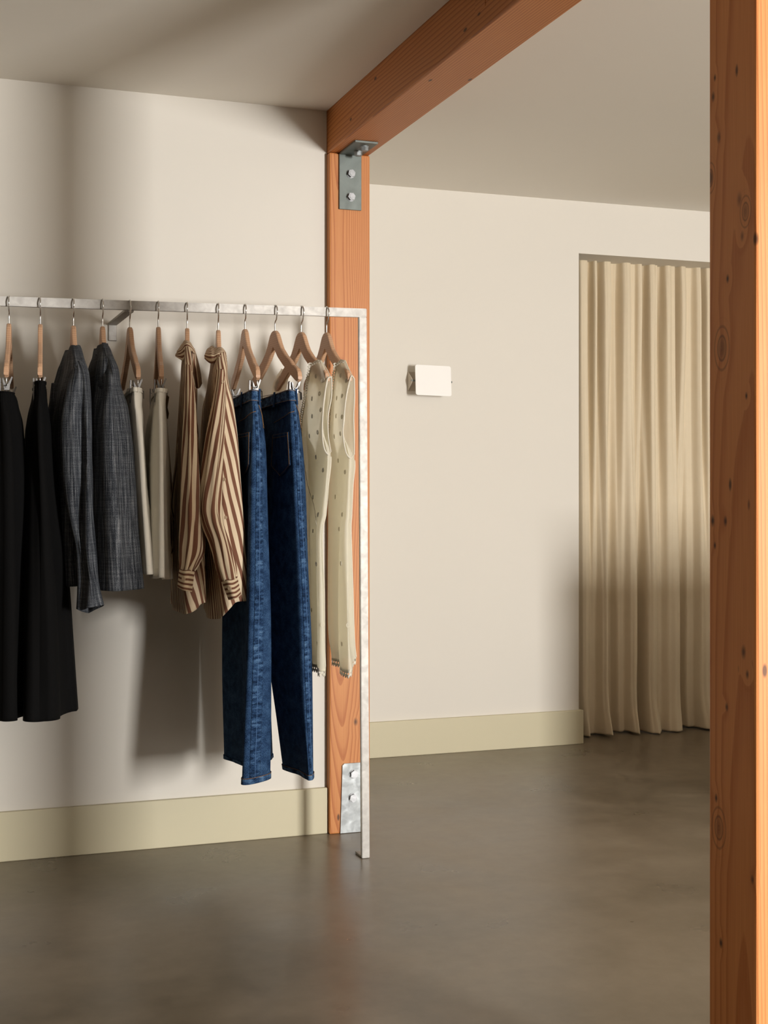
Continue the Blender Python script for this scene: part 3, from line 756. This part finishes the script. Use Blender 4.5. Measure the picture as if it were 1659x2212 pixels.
g6, B6 = shorts(5, 'cream cotton shorts clipped beside the left striped shirt',
       [(840, 3.68, [(358, 3.70), (349, 3.66), (340, 3.68), (335, 3.84), (329, 4.03), (337, 4.04), (353, 3.87)]),
        (866, 3.68, [(357, 3.70), (348, 3.655), (338, 3.68), (332, 3.84), (325, 4.04), (334, 4.05), (353, 3.87)]),
        (895, 3.68, [(356, 3.70), (347, 3.655), (336, 3.68), (328, 3.84), (320, 4.05), (332, 4.06), (354, 3.87)]),
        (955, 3.67, [(357, 3.69), (347, 3.65), (334, 3.68), (324, 3.85), (314, 4.05), (328, 4.06), (358, 3.87)]),
        (1050, 3.67, [(357, 3.69), (346, 3.645), (333, 3.68), (322, 3.85), (310, 4.05), (328, 4.06), (363, 3.87)]),
        (1140, 3.66, [(356, 3.69), (345, 3.64), (331, 3.68), (320, 3.85), (308, 4.05), (330, 4.06), (366, 3.87)]),
        (1250, 3.66, [(359, 3.69, -.004), (346, 3.635, .004), (332, 3.67, 0), (322, 3.84), (312, 4.05), (336, 4.06), (370, 3.87, -.01)])], 5, 0)
bm = bmesh.new()
prism(bm, [at(357, 850, 3.80), at(364.5, 857, 3.82), at(361, 880, 3.82), at(364, 893, 3.83), at(362, 905, 3.83), at(356, 902, 3.80)], (.002, .004, 0)); bmobj('shaded_waist', bm, SHADED_CREAM, g6)  # piece of the cream waist, its shade painted as brown

# ---- striped shirts
def shirt(i, label, body, sleeve, cuff, collar, tie, seed, shear, hemf=None):
    g = gar('striped_shirt', i, label, 'shirt', 'brown and cream striped shirts on the rail')
    B = Loft(lift(body), disp=folds(5, .0035, seed, .2, 1.5, .004, seed)); B.mesh('shirt_body', STRIPE, g, 110, 60, .0012, uw=.54, shear=shear)
    S = Loft(sleeve, disp=folds(5, .003, seed*.7, .15, 1.4, .0035, seed+4)); S.mesh('sleeve', STRIPE, g, 64, 60, .0012, uw=.135, shear=-.05)
    cu = Loft(cuff); k = cu.mesh('cuff', STRIPE, g, 40, 10, .002, swap=True)
    bm = bmesh.new(); p = cu.at(.36, .45, .002); n = cu.normal(.36, .45); cyl(bm, p-n*.001, p+n*.002, .0052, 16); bmobj('button', bm, BUTTON, k)
    # far sleeve
    F_ = [(r, y, [(c[0]-62, c[1]+.36) for c in cols]) for (r, y, cols) in sleeve]
    Loft(F_).mesh('sleeve', STRIPE, g, 32, 30, .0012, uw=.17)
    CL = Loft(None, closed=False, grid=pt(collar), disp=lambda u, v: .002*nz(u*6, v*3, seed)); CL.mesh('collar', STRIPE, g, 36, 16, .0025, swap=True)
    if tie:
        TL = Loft(None, closed=False, grid=pt(tie)); TL.mesh('neck_tie', STRIPE, g, 10, 24, .003)
    for v in (.62, .74, .86) if seed > 5 else ():
        bm = bmesh.new(); u = .19; p = B.at(u, v, .001); n = B.normal(u, v); cyl(bm, p-n*.001, p+n*.002, .0048, 14); bmobj('button', bm, BUTTON, g)
    return g
shirt(6, 'brown and cream striped shirt with its tie hanging loose, beside the cream shorts',
      [(752, 3.82, [(411, 3.81), (405, 3.79), (400, 3.82), (397, 3.87), (394, 3.93), (399, 3.94), (407, 3.88)]),
       (780, 3.75, [(414, 3.76), (406, 3.73), (399, 3.76), (395, 3.87), (391, 3.99), (397, 4.0), (409, 3.88)]),
       (815, 3.68, [(417, 3.70), (407, 3.67), (398, 3.70), (393, 3.87), (389, 4.05), (395, 4.06), (411, 3.88)]),
       (870, 3.68, [(420, 3.71), (407, 3.68), (395, 3.71), (390, 3.87), (387, 4.07), (394, 4.08), (413, 3.88)]),
       (970, 3.68, [(427, 3.71), (408, 3.69), (393, 3.72), (387, 3.87), (384, 4.07), (394, 4.08), (420, 3.88)]),
       (1080, 3.68, [(434, 3.71), (409, 3.69), (391, 3.72), (383, 3.87), (378, 4.07), (394, 4.08), (428, 3.88)]),
       (1200, 3.68, [(438, 3.71), (410, 3.69), (390, 3.72), (379, 3.87), (372, 4.07), (394, 4.08), (434, 3.88)]),
       (1320, 3.68, [(440, 3.71, .02), (420, 3.69, .0), (396, 3.72, -.012), (380, 3.87, -.012), (369, 4.07, -.01), (392, 4.08), (436, 3.88)])],
      [(790, 3.72, [(415, 3.72), (409, 3.69), (403, 3.69), (398, 3.72), (407, 3.75)]),
       (822, 3.68, [(418, 3.68), (411, 3.645), (404, 3.645), (397, 3.68), (408, 3.72)]),
       (883, 3.67, [(422, 3.67), (413, 3.63), (404, 3.63), (396.5, 3.67), (409, 3.72)]),
       (968, 3.66, [(428, 3.66), (416, 3.62), (405, 3.62), (395, 3.66), (411, 3.72)]),
       (1060, 3.65, [(435, 3.65), (420, 3.61), (405, 3.61), (394, 3.65), (414, 3.72)]),
       (1130, 3.65, [(440, 3.65), (423, 3.60), (405, 3.605), (392, 3.65), (416, 3.71)]),
       (1186, 3.64, [(441, 3.64), (423, 3.60), (404, 3.60), (390.5, 3.64), (415, 3.70)]),
       (1215, 3.64, [(430, 3.63), (416, 3.60), (402, 3.60), (390, 3.63), (410, 3.67)]),
       (1232, 3.63, [(419, 3.63), (410, 3.605), (399, 3.605), (389, 3.63), (403, 3.66)])],
      [(1230, 3.63, [(420, 3.63, -.004), (409, 3.60), (397, 3.60), (388, 3.63, .003), (403, 3.665)]),
       (1272, 3.63, [(414, 3.63, -.008), (404, 3.60, -.004), (393, 3.60), (383.5, 3.63, .006), (398, 3.665)])],
      [[(384, 757, 3.90), (393, 744, 3.87), (401, 735, 3.84), (412, 742, 3.83), (420, 754, 3.86)],
       [(381, 763, 3.87), (391, 756, 3.82), (401, 745, 3.785), (413, 750, 3.79), (422, 764, 3.85)],
       [(379, 770, 3.86), (389, 776, 3.80), (396, 778, 3.775), (401, 757, 3.765), (413, 756, 3.775)]],
      [[(414, 757, 3.83), (418, 757, 3.85), (421, 758, 3.87)], [(417, 790, 3.84), (422, 786, 3.83), (428, 783, 3.86)], [(419, 815, 3.85), (426, 812, 3.84), (433, 808, 3.87)], [(421, 834, 3.86), (429, 839, 3.85), (435.5, 829, 3.88)]],
      2.3, .12)
shirt(7, 'brown and cream striped shirt with its tie knotted, beside the left jeans',
      [(764, 3.82, [(487, 3.81), (478, 3.79), (469, 3.82), (462, 3.87), (457, 3.93), (463, 3.94), (480, 3.88)]),
       (790, 3.75, [(490, 3.76), (479, 3.73), (465, 3.76), (457, 3.87), (452, 3.99), (459, 4.0), (482, 3.88)]),
       (830, 3.68, [(493, 3.70), (481, 3.67), (463, 3.70), (452, 3.87), (444, 4.05), (452, 4.06), (485, 3.88)]),
       (880, 3.68, [(502, 3.71), (484, 3.68), (463, 3.71), (449, 3.87), (438, 4.07), (448, 4.08), (489, 3.88)]),
       (1000, 3.68, [(514, 3.71), (491, 3.68), (466, 3.72), (447, 3.87), (432, 4.07), (446, 4.08), (500, 3.88)]),
       (1100, 3.68, [(521, 3.71), (496, 3.68), (468, 3.72), (450, 3.87), (436, 4.07), (450, 4.08), (508, 3.88)]),
       (1200, 3.68, [(528, 3.71), (500, 3.68), (470, 3.72), (452, 3.87), (438, 4.07), (456, 4.08), (514, 3.88)]),
       (1300, 3.68, [(533, 3.71, 0), (508, 3.68, -.004), (480, 3.72, -.045), (456, 3.87, -.062), (440, 4.05, -.055), (462, 4.08, -.03), (520, 3.88)])],
      [(800, 3.72, [(488, 3.72), (481, 3.69), (474, 3.69), (467, 3.72), (478, 3.75)]),
       (840, 3.68, [(488, 3.68), (480, 3.645), (471, 3.645), (463, 3.68), (477, 3.72)]),
       (926, 3.66, [(484, 3.66), (473, 3.62), (460, 3.62), (449, 3.66), (468, 3.71)]),
       (1000, 3.65, [(479, 3.65), (466, 3.60), (452, 3.61), (440, 3.65), (462, 3.70)]),
       (1085, 3.64, [(475, 3.64), (460, 3.59), (443, 3.60), (430.5, 3.64), (456, 3.69)]),
       (1125, 3.63, [(479, 3.63), (464, 3.58), (448, 3.59), (436, 3.63), (460, 3.68)]),
       (1170, 3.62, [(494, 3.62), (480, 3.57), (466, 3.58), (454, 3.62), (474, 3.67)]),
       (1222, 3.61, [(508, 3.61), (494, 3.57), (480, 3.575), (468, 3.61), (488, 3.66)]),
       (1251, 3.61, [(511, 3.61, .006), (501, 3.58), (490, 3.58), (480, 3.61, -.006), (494, 3.64)])],
      [(1250, 3.61, [(512, 3.61, .006), (501, 3.575), (489, 3.575), (479, 3.61, -.006), (494, 3.645)]),
       (1290, 3.61, [(520, 3.61, .008), (512, 3.575), (502, 3.575, -.003), (494, 3.61, -.006), (506, 3.645)])],
      [[(450, 753, 3.90), (458, 748, 3.87), (468, 752, 3.83), (480, 751, 3.82), (488, 765, 3.83)],
       [(443, 765, 3.86), (453, 766, 3.79), (465, 766, 3.77), (479, 762, 3.77), (490, 776, 3.80)],
       [(442, 775, 3.85), (453, 784, 3.79), (463, 784, 3.765), (472, 774, 3.765), (490, 792, 3.79)]],
      [[(470, 768, 3.76), (475, 768, 3.75), (480, 769, 3.76)], [(473, 800, 3.72), (477, 800, 3.705), (482, 800, 3.715)], [(475, 826, 3.66), (480, 828, 3.645), (484, 826, 3.66)]],
      6.1, .10)

# ---- jeans
def jeans(i, label, near, farleg, waist, seed):
    g = gar('blue_jeans', i, label, 'jeans', 'blue jeans on clip hangers')
    N = Loft(near, disp=folds(3, .002, seed, .1, 1.4, .003, seed)); n_o = N.mesh('leg', DENIM, g, 120, 90, .0022)
    Fl = Loft(farleg, disp=folds(3, .002, seed+1, .1, 1.4, .003, seed+8)); Fl.mesh('leg', DENIM, g, 60, 60, .0022)
    W = Loft(waist); wb = W.mesh('waistband', DENIMS, g, 120, 8, .004)
    for vv in (.12, .9):
        bm = bmesh.new(); tube(bm, W.path([(k/90, vv) for k in range(91)], 180, .0028), .0006, 4); bmobj('stitching', bm, THREAD2, g)
    for u in (.05, .30, .50):
        bm = bmesh.new(); a = W.at(u-.007, -.0, .004); b = W.at(u+.007, 0, .004); c = W.at(u+.007, 1, .004); d = W.at(u-.007, 1, .004); dz = Vector((0, 0, .004))
        prism(bm, [a+dz, b+dz, c-dz*2, d-dz*2], W.normal(u, .5)*.0025); bmobj('belt_loop', bm, DENIMS, g)
    # side seam band with puckers on the lit near edge
    us = .105
    N.mesh('side_seam', DENIMS, g, 10, 90, .0015, u0=us-.028, u1=us+.028, v0=.10, v1=.985, off=.0022)
    bm = bmesh.new(); tube(bm, N.path([(us, .10), (us, .985)], 120, .0036), .0008, 4); bmobj('stitching', bm, THREAD, g)
    # hem
    N.mesh('hem', DENIMS, g, 120, 4, .002, v0=.985, v1=1.0, off=.0025)
    bm = bmesh.new(); tube(bm, N.path([(k/90, .985) for k in range(91)], 180, .0034), .0007, 4); bmobj('stitching', bm, THREAD2, g)
    Fl.mesh('hem', DENIMS, g, 60, 4, .002, v0=.985, v1=1.0, off=.0025)
    # back pocket on the left face
    pk = N.mesh('back_pocket', DENIM, g, 14, 14, .002, u0=.195, u1=.465, v0=.285, v1=.405, off=.004, edge=lambda u: .028*(1-abs(u-.33)/.135))
    bm = bmesh.new()
    for e in (.0065,):
        tube(bm, N.path([(.20, .288), (.20, .403), (.33, .430), (.46, .403), (.46, .288), (.20, .288)], 80, e), .0006, 4)
        tube(bm, N.path([(.20, .302), (.46, .302)], 30, e), .0006, 4)
    bmobj('stitching', bm, THREAD2, pk)
    # front pocket welt, yoke seam and rivet
    bm = bmesh.new(); tube(bm, N.path([(.12, .165), (.3, .195), (.48, .215)], 50, .003), .0008, 4); bmobj('yoke_seam', bm, THREAD2, g)
    bm = bmesh.new(); tube(bm, N.path([(.0, .265), (.02, .19), (.07, .11)], 30, .003), .0010, 4); bmobj('front_pocket_seam', bm, THREAD2, g)
    bm = bmesh.new(); p = N.at(.014, .258, .003); n = N.normal(.014, .258); cyl(bm, p-n*.001, p+n*.0015, .0045, 14); bmobj('rivet', bm, COPPER, g)
    return g
jeans(8, 'dark blue jeans with a lit side seam, hanging beside the striped shirts',
      [(846, 3.67, [(561, 3.70), (545, 3.665), (534, 3.76), (521, 3.88), (527, 3.885), (548, 3.79)]),
       (872, 3.67, [(562, 3.70), (545, 3.66), (533, 3.76), (519, 3.88), (527, 3.885), (549, 3.79)]),
       (900, 3.67, [(565, 3.70), (545.5, 3.66), (532, 3.76), (517, 3.89), (527, 3.895), (551, 3.79)]),
       (940, 3.67, [(571, 3.70), (546, 3.66), (531, 3.76), (515, 3.89), (528, 3.90), (554, 3.79)]),
       (1000, 3.67, [(575.5, 3.70), (546, 3.66), (530, 3.76), (513, 3.89), (530, 3.90), (556, 3.79)]),
       (1100, 3.67, [(578, 3.70), (544.5, 3.66), (528, 3.76), (512, 3.88), (530, 3.89), (558, 3.79)]),
       (1270, 3.66, [(582.5, 3.69), (541.5, 3.65), (528, 3.75), (517, 3.86), (536, 3.87), (562, 3.78)]),
       (1366, 3.66, [(584, 3.69), (539, 3.65), (528, 3.75), (523, 3.85), (542, 3.86), (564, 3.78)]),
       (1460, 3.66, [(585, 3.69), (535.5, 3.645), (529, 3.75), (529, 3.84), (546, 3.85), (566, 3.77)]),
       (1560, 3.66, [(585, 3.69), (532, 3.64), (529, 3.74), (535, 3.83), (550, 3.84), (568, 3.77)]),
       (1691, 3.66, [(583, 3.69), (528, 3.635), (529, 3.73), (541, 3.82), (553, 3.83), (570, 3.77)])],
      [(860, 3.86, [(533, 3.87), (523, 3.86), (511, 3.97), (500, 4.08), (506, 4.09), (526, 3.97)]),
       (900, 3.86, [(533, 3.87), (521, 3.86), (508, 3.97), (496, 4.09), (504, 4.10), (526, 3.97)]),
       (1000, 3.86, [(534, 3.87), (517, 3.86), (503, 3.97), (490, 4.09), (500, 4.10), (526, 3.97)]),
       (1150, 3.86, [(536, 3.85), (517, 3.84), (500, 3.95), (485, 4.05), (498, 4.06), (528, 3.95)]),
       (1350, 3.86, [(540, 3.84), (524, 3.82), (500, 3.91), (481, 4.00), (497, 4.01), (534, 3.92)]),
       (1500, 3.87, [(544, 3.84), (530, 3.82), (502, 3.91), (481, 3.98), (496, 3.99), (536, 3.92)]),
       (1650, 3.87, [(546, 3.84), (533, 3.82), (507, 3.91), (484, 3.98), (498, 3.99), (538, 3.92)])],
      [(842, 3.66, [(561.5, 3.70), (545, 3.655), (532, 3.76), (516, 3.90), (500, 4.08), (507, 4.095), (532, 3.92), (549, 3.79)]),
       (867, 3.66, [(562.5, 3.70), (544, 3.652), (530, 3.76), (514, 3.90), (498, 4.09), (507, 4.10), (532, 3.92), (550, 3.79)])], 3)
jeans(9, 'dark blue jeans hanging beside the ivory blouses, one leg swung clear',
      [(846, 3.67, [(639, 3.70), (626, 3.665), (612, 3.76), (601, 3.88), (606, 3.885), (627, 3.79)]),
       (872, 3.67, [(642, 3.70), (627.6, 3.66), (612, 3.76), (599, 3.88), (607, 3.885), (629, 3.79)]),
       (900, 3.67, [(646, 3.70), (629, 3.66), (611, 3.76), (596, 3.89), (607, 3.895), (631, 3.79)]),
       (940, 3.67, [(651.5, 3.70), (630.5, 3.66), (610, 3.76), (593, 3.89), (608, 3.90), (634, 3.79)]),
       (1000, 3.67, [(657, 3.70), (633, 3.66), (610, 3.76), (590, 3.89), (610, 3.90), (638, 3.79)]),
       (1100, 3.67, [(661.6, 3.70), (637, 3.66), (610, 3.76), (586, 3.88), (610, 3.89), (641, 3.79)]),
       (1208, 3.67, [(664, 3.70), (643, 3.66), (611, 3.76), (582, 3.87), (610, 3.88), (643, 3.79)]),
       (1366, 3.66, [(671, 3.69), (649, 3.65), (614, 3.75), (579, 3.86), (610, 3.87), (648, 3.78)]),
       (1460, 3.66, [(672.5, 3.69), (652, 3.65), (618, 3.75), (586, 3.85), (614, 3.86), (652, 3.77)]),
       (1572, 3.66, [(674, 3.69), (658.5, 3.65), (630, 3.74), (601, 3.84), (626, 3.85), (658, 3.77)]),
       (1684, 3.66, [(675, 3.69), (667, 3.65), (643, 3.74), (615, 3.83), (636, 3.84), (662, 3.76)])],
      [(860, 3.86, [(606, 3.87), (602, 3.86), (582, 3.97), (562, 4.08), (568, 4.09), (594, 3.97)]),
       (900, 3.86, [(608, 3.87), (598, 3.86), (578, 3.97), (558, 4.09), (566, 4.10), (596, 3.97)]),
       (1000, 3.86, [(608, 3.87), (594, 3.86), (572, 3.97), (552, 4.09), (562, 4.10), (596, 3.97)]),
       (1150, 3.87, [(602, 3.88), (588, 3.87), (568, 3.97), (548, 4.09), (560, 4.10), (592, 3.97)]),
       (1350, 3.88, [(589, 3.89), (580, 3.88), (560, 3.97), (544, 4.09), (558, 4.10), (580, 3.97)]),
       (1500, 3.89, [(584, 3.92), (574, 3.90), (558, 3.98), (542, 4.09), (556, 4.10), (578, 4.0)]),
       (1645, 3.90, [(588, 3.95), (576, 3.92), (560, 3.98), (544, 4.09), (560, 4.10), (582, 4.02)])],
      [(842, 3.66, [(639.5, 3.70), (625, 3.655), (606, 3.76), (582, 3.92), (560, 4.08), (568, 4.095), (600, 3.94), (628, 3.79)]),
       (867, 3.66, [(642.5, 3.70), (627, 3.652), (604, 3.76), (580, 3.92), (558, 4.09), (568, 4.10), (602, 3.94), (630, 3.79)])], 7)

# ---- ivory blouses
def eyelet_mesh():
    bm = bmesh.new(); R = .0062
    tube(bm, [(R*math.cos(a), R*math.sin(a), 0) for a in [2*math.pi*k/18 for k in range(18)]], .0008, 5, closed=True)
    for k in range(6):
        a = math.pi/3*k; c = Vector((R*.55*math.cos(a), R*.55*math.sin(a), 0))
        tube(bm, [c+Vector((.0016*math.cos(b), .0016*math.sin(b), 0)) for b in [2*math.pi*j/8 for j in range(8)]], .0005, 4, closed=True)
    me = bpy.data.meshes.new('eyelet'); bm.to_mesh(me); bm.free(); me.materials.append(LACE)
    for p in me.polygons: p.use_smooth = True
    return me
EYE = eyelet_mesh()
def lace(name, pts, width_dir, width, parent, n, scal=.010):
    """scalloped lace ribbon along a path, pierced by a row of holes"""
    path = smooth_path(pts, n); bm = bmesh.new(); L_ = 0; G = []; ph = []
    for i, p in enumerate(path):
        if i: L_ += (path[i]-path[i-1]).length
        wv = Vector(width_dir(i/n) if callable(width_dir) else width_dir).normalized()
        s = abs(math.sin(math.pi*L_/scal)); ph.append((L_/scal) % 1)
        e = width*(.68+.32*s)
        G.append([bm.verts.new(p+wv*x+Vector((-.0006, -.0012, 0))*math.sin(L_*190+x*60)) for x in (0, width*.30, width*.56, e)])
    for i in range(n):
        for k in range(3):
            if k == 1 and .22 < ph[i] < .74: continue
            bm.faces.new((G[i][k], G[i+1][k], G[i+1][k+1], G[i][k+1]))
    o = bmobj(name, bm, LACE, parent, True)
    md = o.modifiers.new('thickness', 'SOLIDIFY'); md.thickness = .0010
    return o
def blouse(i, label, left, right, body, farp, pipL, pipR, seed, eyes, beyes, placket):
    g = gar('ivory_blouse', i, label, 'blouse', 'ivory sleeveless blouses on the rail')
    wr = lambda s: (lambda u, v: .003*nz(u*3+s, v*7, s)+.0012*nz(u*9, v*16, s))
    BG = Loft(body).G
    left = [[(p[0], p[1], p[2]-(.012 if k == 0 else 0)) for p in r] for k, r in enumerate(left)]
    fg = [r+[r[-1]+Vector((.0012, .005, 0))] for r in pt(left)[:-1]]+[[b[3], b[2], b[1], b[0]] for b in BG]
    bg = pt(right)[:-1]+[[b[0], b[5], b[4]] for b in BG]
    def fdsp(u, v): return (.003*nz(u*3+seed, v*7, seed)+.0012*nz(u*9, v*16, seed)+max(0, v-.35)*.014*math.sin(2*math.pi*(2.1*u+.8*nz(u*2, v*2.5, seed)+seed)))*min(1, u*6, (1-u)*6+.15)
    LP = Loft(None, closed=False, grid=fg, disp=fdsp); LP.mesh('front_panel', BLOUSE, g, 70, 110, .0009)
    RP = Loft(None, closed=False, grid=bg, disp=wr(seed+2)); RP.mesh('back_panel', BLOUSE, g, 36, 90, .0009)
    FP = Loft(None, closed=False, grid=pt(farp), disp=wr(seed+5)); FP.mesh('far_shoulder', BLOUSE, g, 20, 24, .0009)
    for pp in (pipL, pipR):
        bm = bmesh.new(); tube(bm, smooth_path([at(*q) for q in pp], 70), .0021, 7); bmobj('armhole_piping', bm, LACE, g, True)
    bm = bmesh.new(); tube(bm, LP.path([(.985, .46), (.985, .7), (.985, .99)], 90, -.001), .0019, 6); bmobj('side_seam', bm, LACE, g, True)
    # lace at the neckline and round the hem
    lace('neckline_lace', [at(r[0][0], r[0][1], r[0][2]-.004) for r in left], (-1, -.35, 0), .013, g, 260, .009)
    lace('hem_lace', [LP.at(k/40, .985, 0) for k in range(41)]+[RP.at(k/20, .985, 0) for k in range(1, 21)], (0, 0, -1), .024, g, 900, .013)
    if placket: lace('placket_lace', [LP.hit(q[0], q[1], .003) for q in placket], (-.25, -.9, .1), .014, g, 260, .009)
    lace('shoulder_lace', [at(*q) for q in [left[0][0], left[0][1], left[0][2]]], (-.3, -.6, -.7), .014, g, 120, .009)
    for (u, v) in eyes:
        e = link('eyelet', EYE, None, g); e.matrix_basis = local(g) @ Matrix.Translation(LP.at(u, v, .0014 if LP.normal(u, v).x < 0 else -.0014)) @ LP.normal(u, v).to_track_quat('Z', 'Y').to_matrix().to_4x4()
    for (u, v) in beyes:
        e = link('eyelet', EYE, None, g); e.matrix_basis = local(g) @ Matrix.Translation(LP.at(u, v, .0014 if LP.normal(u, v).x < 0 else -.0014)) @ LP.normal(u, v).to_track_quat('Z', 'Y').to_matrix().to_4x4()
    return g
EY1 = [(.25, .10), (.5, .12), (.22, .20), (.45, .19), (.3, .28), (.55, .27), (.25, .37), (.5, .36)]
EY2 = [(.35, .46), (.55, .50), (.3, .58), (.5, .64), (.35, .72), (.55, .78), (.3, .86), (.5, .92), (.7, .88)]
blouse(10, 'ivory eyelet blouse with lace placket, beside the right jeans',
       [[(674, 784, 3.765), (684, 778, 3.745), (694, 778, 3.73)],
        [(669, 815, 3.78), (688, 808, 3.715), (707, 816, 3.68)],
        [(663, 855, 3.82), (683, 850, 3.72), (703, 841, 3.67)],
        [(655, 900, 3.88), (678, 895, 3.73), (698, 883, 3.66)],
        [(652, 940, 3.93), (676, 938, 3.74), (696, 934, 3.66)],
        [(653, 990, 3.96), (680, 988, 3.75), (706, 984, 3.66)]],
       [[(695, 778, 3.73), (684, 780, 3.78), (672, 784, 3.84)],
        [(716, 815, 3.695), (698, 815, 3.79), (676, 815, 3.92)],
        [(715, 855, 3.71), (694, 855, 3.81), (668, 855, 3.98)],
        [(708, 897, 3.72), (690, 897, 3.82), (664, 897, 4.02)],
        [(708, 940, 3.72), (688, 940, 3.82), (662, 940, 4.04)],
        [(714, 984, 3.70), (692, 984, 3.82), (662, 984, 4.04)]],
       [(982, 3.66, [(714, 3.69), (706, 3.655), (680, 3.76), (653, 3.98), (664, 4.04), (694, 3.85)]),
        (1050, 3.66, [(709, 3.69), (702, 3.655), (678, 3.76), (656, 3.98), (666, 4.03), (690, 3.85)]),
        (1110, 3.66, [(704, 3.69), (698, 3.655), (677, 3.75), (660, 3.96), (668, 4.02), (688, 3.85)]),
        (1154, 3.66, [(697, 3.69), (692, 3.655), (677, 3.74), (662, 3.94), (668, 4.0), (684, 3.85)]),
        (1271, 3.66, [(700, 3.69), (693, 3.65), (679, 3.74), (664, 3.94), (670, 4.0), (686, 3.85)]),
        (1380, 3.66, [(701, 3.69), (694, 3.64), (681, 3.74), (667, 3.93), (672, 4.0), (688, 3.85)]),
        (1448, 3.66, [(704, 3.69), (694, 3.64), (680, 3.73), (672, 3.90), (676, 3.98), (690, 3.85)])],
       [[(608, 796, 4.02), (613, 800, 4.0), (621, 808, 3.98)], [(596, 818, 4.05), (607, 822, 4.02), (622, 824, 3.98)], [(588, 838, 4.07), (604, 845, 4.04), (618, 845, 4.0)], [(586, 870, 4.08), (600, 880, 4.05), (616, 880, 4.02)]],
       [(716, 814, 3.69), (708, 818, 3.675), (703, 841, 3.665), (698, 883, 3.655), (696, 934, 3.655), (700, 968, 3.652), (709, 982, 3.655), (714, 976, 3.69)],
       [(716, 814, 3.69), (716, 855, 3.705), (709, 897, 3.715), (709, 940, 3.715), (714.5, 976, 3.69)],
       4.2, EY1, EY2, [(653, 926, 3.84), (659, 985, 3.80), (668, 1050, 3.76), (678, 1095, 3.72), (688, 1136, 3.69)])
blouse(11, 'ivory eyelet blouse in front of the fir post, at the end of the rail',
       [[(728, 784, 3.765), (736, 777, 3.745), (745, 778, 3.73)],
        [(724, 815, 3.78), (741, 806, 3.715), (757, 815, 3.68)],
        [(719, 855, 3.82), (735, 850, 3.72), (748, 855, 3.67)],
        [(714, 900, 3.88), (728, 895, 3.73), (743, 905, 3.66)],
        [(712, 945, 3.93), (727, 938, 3.74), (741, 940, 3.66)],
        [(710, 998, 3.96), (730, 992, 3.75), (752, 990, 3.66)]],
       [[(746, 778, 3.73), (735, 780, 3.78), (724, 784, 3.84)],
        [(765, 822, 3.695), (747, 815, 3.79), (728, 815, 3.92)],
        [(765, 860, 3.71), (744, 855, 3.81), (720, 855, 3.98)],
        [(763.5, 900, 3.72), (742, 897, 3.82), (717, 897, 4.02)],
        [(765, 945, 3.72), (742, 940, 3.82), (715, 940, 4.04)],
        [(765, 992, 3.70), (744, 988, 3.82), (714, 988, 4.04)]],
       [(990, 3.66, [(765, 3.69), (754, 3.655), (731, 3.76), (710, 3.98), (718, 4.04), (746, 3.85)]),
        (1050, 3.66, [(762, 3.69), (752, 3.655), (730, 3.76), (709, 3.98), (718, 4.03), (744, 3.85)]),
        (1110, 3.66, [(759, 3.69), (750, 3.655), (729, 3.75), (709, 3.96), (718, 4.02), (742, 3.85)]),
        (1150, 3.66, [(757, 3.69), (748, 3.65), (729, 3.74), (709, 3.95), (718, 4.01), (740, 3.85)]),
        (1271, 3.66, [(761, 3.69), (750, 3.64), (730, 3.74), (708, 3.94), (718, 4.0), (742, 3.85)]),
        (1380, 3.66, [(765, 3.69), (752, 3.63), (732, 3.73), (709, 3.92), (720, 4.0), (744, 3.85)]),
        (1446, 3.66, [(770, 3.70, .028), (755, 3.63, -.006), (736, 3.72, .004), (717, 3.88, .012), (726, 3.98), (752, 3.85, .03)])],
       [[(676, 798, 4.02), (677, 802, 4.0), (679, 808, 3.98)], [(664, 818, 4.05), (669, 822, 4.02), (676, 824, 3.98)], [(655, 838, 4.07), (664, 845, 4.04), (674, 845, 4.0)], [(656, 870, 4.08), (664, 880, 4.05), (672, 880, 4.02)]],
       [(765, 818, 3.69), (758, 814, 3.68), (748, 855, 3.665), (742, 912, 3.655), (741, 940, 3.655), (747, 976, 3.652), (757, 990, 3.655), (764, 982, 3.69)],
       [(765, 818, 3.69), (765.5, 860, 3.705), (764, 900, 3.715), (765, 945, 3.715), (765, 982, 3.69)],
       9.4, EY1, EY2, None)
